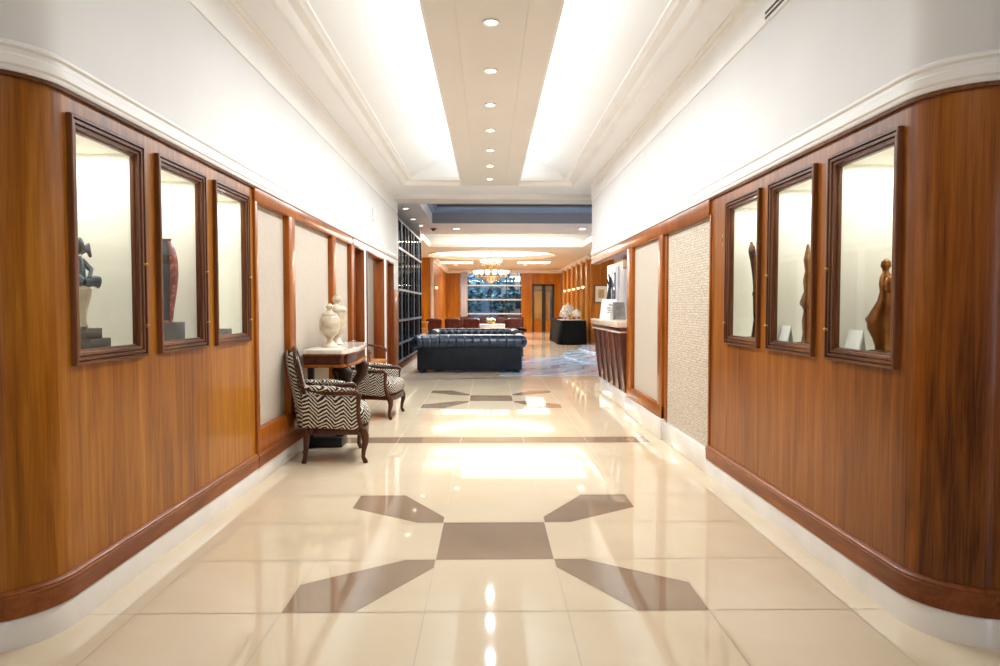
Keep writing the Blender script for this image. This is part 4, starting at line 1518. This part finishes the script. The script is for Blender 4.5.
for x, y, lab in ((-0.80, 17.05, 'recessed downlight in the lounge soffit above the left end of the sofa'), (2.30, 17.05, 'recessed downlight in the lounge soffit near the reception corner'),
                  (-1.50, 31.6, 'recessed downlight far back above the left edge of the lounge window'), (1.65, 31.6, 'recessed downlight far back above the right edge of the lounge window')):
    downlight(x, y, ZL - 0.001, lab, 'downlights in the lounge ceiling', 0.085, 30 if y < 20 else 18)
for x, y, lab in ((-1.62, 13.55, 'small downlight above the near end of the glazed cabinet'), (-1.66, 15.2, 'small downlight above the middle of the glazed cabinet'),
                  (-1.60, 16.4, 'small downlight above the far end of the glazed cabinet')):
    downlight(x, y, ZL - 0.001, lab, 'downlights above the glazed cabinet', 0.05, 12)
dc = thing('dome_camera', 'small black dome camera on the lounge soffit', 'camera', (-1.36, 17.0, ZL))
MB().ell((0, 0, -0.02), (0.045, 0.045, 0.045), 16, 10).build('dome', 'black', dc)
MB().lathe([(0.075, -0.02), (0.075, 0)], (0, 0, 0), 20).build('mount', 'black', dc)

# ------------------------------------------------------------------ chandelier
cd = thing('chandelier', 'two tier glass chandelier with lit cups under the round ceiling dome', 'chandelier', (0.08, 25.6, 0))
MB().lathe([(0.02, 3.64), (0.10, 3.60), (0.03, 3.55), (0.018, 3.50), (0.018, 2.40), (0.05, 2.36), (0.02, 2.30)], n=16).build('stem', 'gilt', cd)
MB().lathe([(0.02, 2.18), (0.07, 2.20), (0.16, 2.27), (0.24, 2.38), (0.26, 2.43), (0.22, 2.44), (0.10, 2.42)], n=24).build('bowl', 'crystal', cd)
MB().lathe([(0.02, 2.76), (0.12, 2.80), (0.20, 2.90), (0.18, 2.92), (0.06, 2.90)], n=24).build('bowl', 'crystal', cd)
for tier, (nn, rr, zz) in enumerate(((14, 0.58, 2.52), (8, 0.32, 2.93))):
    for k in range(nn):
        a = 2 * PI * k / nn
        c_, s_ = math.cos(a), math.sin(a)
        m = MB()
        m.tube([(0.02 * c_, 0.02 * s_, zz - 0.02), (0.4 * rr * c_, 0.4 * rr * s_, zz - 0.14), (0.8 * rr * c_, 0.8 * rr * s_, zz - 0.10), (rr * c_, rr * s_, zz)], 0.012, 6)
        m.ell((0.5 * rr * c_, 0.5 * rr * s_, zz - 0.20), (0.025, 0.025, 0.06), 6, 5)
        arm_o = m.build('arm', 'gilt', cd)
        m = MB().lathe([(0.02, 0), (0.06, 0.02), (0.085, 0.08), (0.09, 0.12)], (rr * c_, rr * s_, zz), 12)
        m.build('light_cup', 'cup', arm_o)
        m = MB().ell((rr * c_, rr * s_, zz - 0.07), (0.016, 0.016, 0.055), 6, 5)
        m.build('crystal_drop', 'crystal', arm_o)
area('chandelier_glow', (0.08, 25.6, 2.1), (1.2,), 220, (0, 0, 0), (1, 0.90, 0.74), 'DISK')

# ------------------------------------------------------------------ chesterfield sofas
def make_sofa(label, loc, rz):
    t = thing('chesterfield_sofa', label, 'sofa', loc, rz, 'navy leather chesterfield sofas')
    W, D = 1.035, 0.44
    zc, rr = 0.612, 0.135
    XR_ = W + 0.02
    MB().box(-W, W, -D + 0.02, D + 0.02, 0.055, 0.30, bev=0.015).build('base', 'leather_flat', t)
    mb = MB()
    mb.box(-W + 0.005, W - 0.005, -D, -D + 0.10, 0.06, 0.60, bev=0.012)
    mb.box(-W + 0.22, W - 0.22, -D + 0.10, -D + 0.20, 0.28, 0.62, bev=0.02)
    mb.build('back_panel', 'leather_flat', t)
    # rolled back, pleated, with rounded ends
    mb = MB()
    nst = 160

    def roll(u, v):
        x = -XR_ + 2 * XR_ * u
        a = 2 * PI * v
        seam = abs(((x + 10) / 0.165) % 1.0 - 0.5) * 2
        pl = 1 - 0.11 * max(0, (seam - 0.84) / 0.16)
        endk = 1.0
        e = (XR_ - abs(x)) / 0.03
        if e < 1:
            endk = 0.25 + 0.75 * math.sqrt(max(0.0, 1 - (1 - e) ** 2))
        r_ = rr * pl * endk
        return (x, -D + 0.06 + r_ * 1.0 * math.cos(a), zc + r_ * math.sin(a))
    mb.grid(roll, nst, 20)
    bmesh.ops.remove_doubles(mb.bm, verts=mb.bm.verts, dist=1e-4)
    mb.build('back_roll', 'leather', t, ang=80)
    # tufted inner back
    mb = MB()

    def tuft(u, v):
        x = (-W + 0.17) + 2 * (W - 0.17) * u
        s_ = v
        z = 0.36 + 0.385 * s_
        y = -D + 0.285 - 0.07 * s_ ** 2
        px, pz = x / 0.165, s_ * 3.0
        d = 1.0
        for i in (math.floor(pz), math.floor(pz) + 1):
            ox = 0.5 if i % 2 else 0.0
            dx = (px - ox) - round(px - ox)
            d = min(d, math.hypot(dx * 1.1, pz - i))
        cr = min(abs(((px + pz) * 0.5) % 1 - 0.5), abs(((px - pz) * 0.5) % 1 - 0.5))
        dep = 0.055 * max(0, 1 - d / 0.45) ** 1.3
        return (x, y - dep, z)
    mb.grid(tuft, 150, 24)
    mb.grid(lambda u, v: (-W + 0.17 + 2 * (W - 0.17) * u, -D + 0.215 - 0.16 * v, 0.745 + 0.012 * math.sin(v * PI)), 20, 3)
    o_ = mb.build('tufted_back', 'leather', t, ang=80)
    for sx in (-1, 1):
        mb = MB()
        x0, x1 = sorted((sx * (W - 0.21), sx * W))
        mb.box(x0, x1, -D + 0.05, D + 0.03, 0.055, 0.58, bev=0.015)
        mb.build('arm', 'leather_flat', t)
        mb = MB()

        def aroll(u, v):
            y = -D + 0.02 + (2 * D + 0.05) * u
            a = 2 * PI * v
            seam = abs(((y + 10) / 0.165) % 1.0 - 0.5) * 2
            pl = 1 - 0.10 * max(0, (seam - 0.84) / 0.16)
            e0 = (y + D - 0.02) / 0.10
            if e0 < 1:
                pl *= 0.45 + 0.55 * math.sqrt(max(0, 1 - (1 - e0) ** 2))
            return (sx * (W - 0.025) + rr * pl * math.cos(a), y - 0.07 * (1 - u), zc + rr * pl * math.sin(a))
        vs = mb.grid(aroll, 60, 20)
        mb.lathe([(rr, 0), (rr * 0.98, 0.006), (rr * 0.85, 0.012), (rr * 0.2, 0.014)], (0, 0, 0), 24)
        for v_ in mb.bm.verts:
            pass
        mb.bm.verts.ensure_lookup_table()
        k0 = 61 * 21
        for v_ in list(mb.bm.verts)[k0:]:
            x_, y_, z_ = v_.co
            v_.co = (sx * (W - 0.025) + x_, D + 0.07 + 0.0 - 0.07 * 0 + z_, zc + y_)
        for v_ in list(mb.bm.verts)[k0:]:
            v_.co.y -= 0.002
        mb.build('arm_roll', 'leather', t, ang=60)
    for k in range(2):
        x0 = -W + 0.22 + k * (W - 0.22)
        mb = MB().box(x0 + 0.005, x0 + (W - 0.22) - 0.005, -D + 0.22, D + 0.03, 0.30, 0.46, bev=0.045, seg=4)
        mb.build('seat_cushion', 'leather', t, ang=60)
    for sx in (-1, 1):
        for sy in (-1, 1):
            mb = MB().lathe([(0.03, 0), (0.045, 0.015), (0.05, 0.035), (0.04, 0.056)], (sx * (W - 0.08), sy * (D - 0.06) + 0.01, 0), 16)
            mb.build('foot', 'black', t)
    return t


sf = make_sofa('navy chesterfield sofa seen from behind at the end of the corridor', (-0.385, 13.58 + 0.44, 0), 0)
dup(sf, (-0.355, 17.35, 0), PI, 'navy chesterfield sofa facing the corridor, its tufted back showing above the nearer sofa')

# ------------------------------------------------------------------ lounge seating beyond
def dining_chair(label, loc, rz):
    t = thing('dining_chair', label, 'chair', loc, rz, 'red wood dining chairs in the lounge')
    MB().box(-0.22, 0.22, -0.22, 0.22, 0.42, 0.48, bev=0.02).build('seat', 'red', t)
    mb = MB()
    mb.grid(lambda u, v: (-0.23 + 0.46 * u, 0.20 + 0.06 * v - 0.03 * (2 * u - 1) ** 2, 0.60 + 0.34 * v + 0.03 * math.sin(PI * u) * v), 10, 6)
    b_ = mb.build('backrest', 'wood_redchair', t)
    b_.modifiers.new('thick', 'SOLIDIFY').thickness = 0.03
    for sx in (-1, 1):
        MB().tube([(sx * 0.2, 0.20, 0), (sx * 0.2, 0.19, 0.45), (sx * 0.21, 0.22, 0.64)], 0.018, 8).build('leg', 'wood_redchair', t)
        MB().tube([(sx * 0.2, -0.19, 0), (sx * 0.2, -0.19, 0.43)], 0.018, 8).build('leg', 'wood_redchair', t)
    return t


dc1 = dining_chair('red wood dining chair in the lounge, leftmost of the row behind the sofas', (-1.62, 20.3, 0), R(185))
for x, y, rz, lab in ((-1.08, 20.6, 182, 'red wood dining chair in the lounge, second from the left behind the sofas'),
                      (-0.50, 20.2, 178, 'red wood dining chair in the lounge, just left of the flower table'),
                      (0.66, 20.3, 190, 'red wood dining chair in the lounge, just right of the flower table'),
                      (-0.75, 23.6, 0, 'red wood dining chair by the far window table, leftmost of the far row'),
                      (-0.10, 23.8, 0, 'red wood dining chair by the far window table, second of the far row'),
                      (0.45, 23.6, 0, 'red wood dining chair by the far window table, third of the far row'),
                      (0.98, 23.8, 0, 'red wood dining chair by the far window table, last of the far row')):
    dup(dc1, (x, y, 0), R(rz), lab)
tb = thing('flower_table', 'small table under a white cloth with flowers between the lounge chairs', 'table', (0.06, 20.9, 0))
MB().lathe([(0.46, 0.74), (0.48, 0.77), (0.46, 0.78), (0.0 + 0.02, 0.78)], n=28).lathe([(0.50, 0.50), (0.49, 0.62), (0.47, 0.76)], n=28, caps=False).build('tablecloth', 'white_cloth', tb)
MB().lathe([(0.24, 0), (0.24, 0.02), (0.04, 0.05), (0.035, 0.72), (0.10, 0.745)], n=16).build('pedestal', 'wood_dark', tb)
fl_ = thing('flower_bowl', 'low bowl of cream flowers on the white clothed lounge table', 'flowers', (0.06, 20.85, 0.781))
MB().lathe([(0.05, 0), (0.10, 0.03), (0.12, 0.07)], n=16).build('bowl', 'gilt', fl_)
mb = MB()
rnd = random.Random(3)
for k in range(16):
    a, r_ = rnd.uniform(0, 6.28), rnd.uniform(0, 0.13)
    mb.ell((r_ * math.cos(a), r_ * math.sin(a), 0.10 + rnd.uniform(0, 0.07)), (0.04, 0.04, 0.035), 8, 6)
mb.build('blossoms', 'petal', fl_)
mb = MB()
for k in range(12):
    a = rnd.uniform(0, 6.28)
    mb.ell((0.13 * math.cos(a), 0.13 * math.sin(a), 0.085 + rnd.uniform(0, 0.04)), (0.05, 0.02, 0.012), 8, 5, rot=Matrix.Rotation(a, 3, 'Z'))
mb.build('leaves', 'green', fl_)
# low pale armless stool/side table at far left
so = thing('side_table', 'small tan side table at the left behind the sofas', 'table', (-1.83, 18.9, 0))
MB().box(-0.16, 0.16, -0.16, 0.16, 0.86, 0.90, bev=0.01).build('top', 'tan', so)
for sx in (-1, 1):
    for sy in (-1, 1):
        MB().box(sx * 0.13 - 0.015, sx * 0.13 + 0.015, sy * 0.13 - 0.015, sy * 0.13 + 0.015, 0, 0.86).build('leg', 'tan', so)
MB().box(-0.14, 0.14, -0.14, 0.14, 0.45, 0.72).build('box', 'tan', so)
# black armchair right of the second sofa
ba = thing('black_armchair', 'black curved armchair beside the far sofa, seen past the right end of the near sofa', 'armchair', (0.68, 18.45, 0), R(180))
mb = MB().box(-0.28, 0.28, -0.28, 0.26, 0.36, 0.46, bev=0.03)
mb.build('seat', 'black', ba)
mb = MB()
mb.tube([(0.30 * math.cos(a), 0.30 * math.sin(a), 0.67 + 0.05 * math.sin(a)) for a in [R(-20) + R(220) * i / 20 for i in range(21)]], 0.035, 10)
mb.build('back_rail', 'blackcloth', ba)
for k in range(4):
    a = R(45 + 90 * k)
    m = MB().tube([(0.30 * math.cos(a), 0.30 * math.sin(a), 0), (0.27 * math.cos(a), 0.27 * math.sin(a), 0.40)] + ([(0.30 * math.cos(a), 0.30 * math.sin(a), 0.68)] if k < 2 else []), 0.018, 8)
    m.build('leg', 'black', ba)

# buffet table with black cloth
bt = thing('buffet_table', 'long buffet table draped to the floor in black cloth', 'table', (2.90, 25.6, 0))
mb = MB()


def drape(u, v):
    # rounded rectangle outline with folds
    per = 2 * PI * u
    k = math.copysign(abs(math.cos(per)) ** 0.25, math.cos(per))
    l = math.copysign(abs(math.sin(per)) ** 0.25, math.sin(per))
    fold = 0.018 * math.sin(u * 2 * PI * 34) * (1 - v)
    return ((0.47 + fold + 0.03 * (1 - v)) * k, (2.05 + fold + 0.03 * (1 - v)) * l, 0.006 + 0.83 * v)


mb.grid(drape, 240, 6, cu=True)
mb.bm.verts.ensure_lookup_table()
mb.build('cloth_skirt', 'blackcloth', bt, ang=80)
mb = MB()
mb.prism([((0.47) * math.copysign(abs(math.cos(a)) ** 0.25, math.cos(a)), 2.05 * math.copysign(abs(math.sin(a)) ** 0.25, math.sin(a))) for a in [2 * PI * i / 60 for i in range(60)]], 0.82, 0.842)
mb.build('tabletop', 'blackcloth', bt)
MB().box(-0.40, 0.40, -1.9, -0.2, 0.843, 0.850).build('runner', 'white_cloth', bt)
for k, (x, y, s, lab) in enumerate(((-0.28, -1.55, 1.15, 'glass cake dome at the front left of the black buffet table'), (0.16, -1.52, 1.15, 'glass cake dome at the front right of the black buffet table'), (-0.08, -1.0, 1.75, 'tall glass cake dome in the middle of the black buffet table'))):
    t = thing('cake_dome', lab, 'cake dome', (2.90 + x, 25.6 + y, 0.851), 0, 'glass domes on the buffet table')
    MB().lathe([(0.08 * s, 0), (0.025 * s, 0.02), (0.02 * s, 0.09 * s), (0.15 * s, 0.11 * s), (0.15 * s, 0.12 * s)], n=20).build('stand', 'steel', t)
    MB().lathe([(0.14 * s, 0.122 * s), (0.14 * s, 0.20 * s), (0.11 * s, 0.27 * s), (0.04 * s, 0.31 * s), (0.015 * s, 0.315 * s), (0.02 * s, 0.34 * s), (0.004, 0.36 * s)], n=20).build('dome', 'dome_glass', t)
    MB().lathe([(0.10 * s, 0.122 * s), (0.10 * s, 0.19 * s), (0.02, 0.20 * s)], n=16).build('cake', 'petal', t)

# framed picture on the front-facing wall
pc = thing('framed_picture', 'small framed print with a wide pale mat on the wood wall behind the reception', 'picture', (4.14, 25.44, 1.78))
mb = MB()
P_ = [(0, 0), (0, 0.03), (0.03, 0.035), (0.05, 0.02), (0.05, 0)]
mb.xframe(0, -1, -0.27, 0.27, -0.34, 0.34, P_)
mb.move(Matrix.Rotation(PI / 2, 4, 'Z'))
mb.build('frame', 'wood_dark', pc)
MB().box(-0.24, 0.24, -0.014, -0.004, -0.31, 0.31).build('mat', 'picmat', pc)
MB().box(-0.11, 0.11, -0.018, -0.0135, -0.15, 0.17).build('print', 'picart', pc)

# wall sconces
def sconce(x, y, z, nx, ny, lab):
    t = thing('wall_sconce', lab, 'sconce', (x, y, z), math.atan2(ny, nx), 'gilt wall sconces in the lounge')
    MB().ell((0.012, 0, -0.02), (0.014, 0.05, 0.10), 12, 8).build('backplate', 'gilt', t)
    for sy in (-1, 1):
        m = MB().tube([(0.015, 0, -0.04), (0.08, sy * 0.05, -0.07), (0.11, sy * 0.09, 0.0)], 0.010, 8)
        a_ = m.build('arm', 'gilt', t)
        m = MB().lathe([(0.015, 0), (0.035, 0.02), (0.045, 0.065), (0.04, 0.085)], (0.11, sy * 0.09, 0.0), 12)
        m.build('shade', 'lens_warm', a_)


for k, (y, nm) in enumerate(((26.8, 'nearest the reception wall'), (28.2, 'second from the reception wall'), (29.8, 'third from the reception wall'), (31.4, 'fourth from the reception wall'), (33.2, 'nearest the far glazed door'))):
    sconce(3.755, y, 2.02, -1, 0, 'gilt two light sconce on the right lounge wall, ' + nm)
sconce(-2.195, 27.6, 2.02, 1, 0, 'gilt two light sconce on the left lounge wall beside the cream pilaster')
area('hall_lamp', (0.6, 32.5, ZL - 0.02), (4.0, 2.0), 270, (0, 0, 0), (1, 0.92, 0.78))
area('hall_lamp', (1.0, 20.2, 3.58), (3.6, 3.0), 210, (0, 0, 0), (0.95, 0.96, 0.97))

# ------------------------------------------------------------------ glazed cabinet on the left
gc = thing('glazed_cabinet', 'tall black framed glazed cabinet wall with pale rails left of the sofa', 'cabinet', (-1.70, 13.0, 0))
Lc, zt = 4.4, 2.98
MB().box(-0.48, 0.004, 0.0, Lc, 0.10, 0.21, bev=0.004).build('base', 'wood_lining', gc)
MB().box(-0.48, 0.014, 0.0, Lc, 0.0, 0.10, bev=0.004).build('plinth', 'basewhite', gc)
MB().box(-0.50, -0.46, 0.0, Lc, 0.21, zt).build('back_panel', 'cabdark', gc)
MB().box(-0.48, 0.0, 0.0, Lc, zt - 0.04, zt).build('top_panel', 'black', gc)
for y in (0.0, Lc):
    MB().box(-0.48, 0.005, y - 0.03, y + 0.03, 0.21, zt).build('side', 'black', gc)
nb = 8
for k in range(1, nb):
    y = Lc * k / nb
    MB().box(-0.035, 0.006, y - 0.016, y + 0.016, 0.21, zt - 0.04).build('mullion', 'black' if k % 2 == 0 else 'rail', gc)
for z in (0.26, 0.60, 1.04, 1.63, 2.42):
    MB().box(-0.035, 0.009, 0.0, Lc, z - 0.022, z + 0.022).build('rail', 'rail', gc)
for z in (0.60, 1.04, 1.63, 2.42):
    MB().box(-0.46, -0.04, 0.03, Lc - 0.03, z - 0.012, z + 0.012).build('shelf', 'steel', gc)
MB().box(-0.016, -0.010, 0.03, Lc - 0.03, 0.24, zt - 0.04).build('glass_pane', 'glass_smoke', gc)
for k in range(4):
    MB().lathe([(0.05, 2.44), (0.06, 2.50), (0.06, 2.84), (0.05, 2.90)], (-0.22, 0.5 + 1.1 * k, 0), 12).build('white_vase', 'white', gc)
# wall over the cabinet and behind it
mb = MB()
mb.box(-2.30, -2.24, 12.86, 17.6, 0, ZL)
mb.box(-4.6, -1.72, 17.44, 17.58, 0, ZL)
struct(mb.build('wall_left', 'trimwhite'))
mb = MB()
mb.box(-2.3, -1.70, 12.86, 12.96, 0, 3.3)
struct(mb.build('wall_left', 'trimwhite'))

# lobby end: lights behind the camera
# daylight from the glazed entrance doors behind the camera
area('entrance_daylight', (2.2, -3.6, 1.5), (0.7, 2.2), 26, (R(90), 0, R(0)), (0.72, 0.78, 1.0))
area('lobby_fill', (0, 0.3, 3.28), (2.4, 1.6), 46, (0, 0, 0), (1, 0.92, 0.80))  # unseen overhead fill, added to brighten the near wall corners
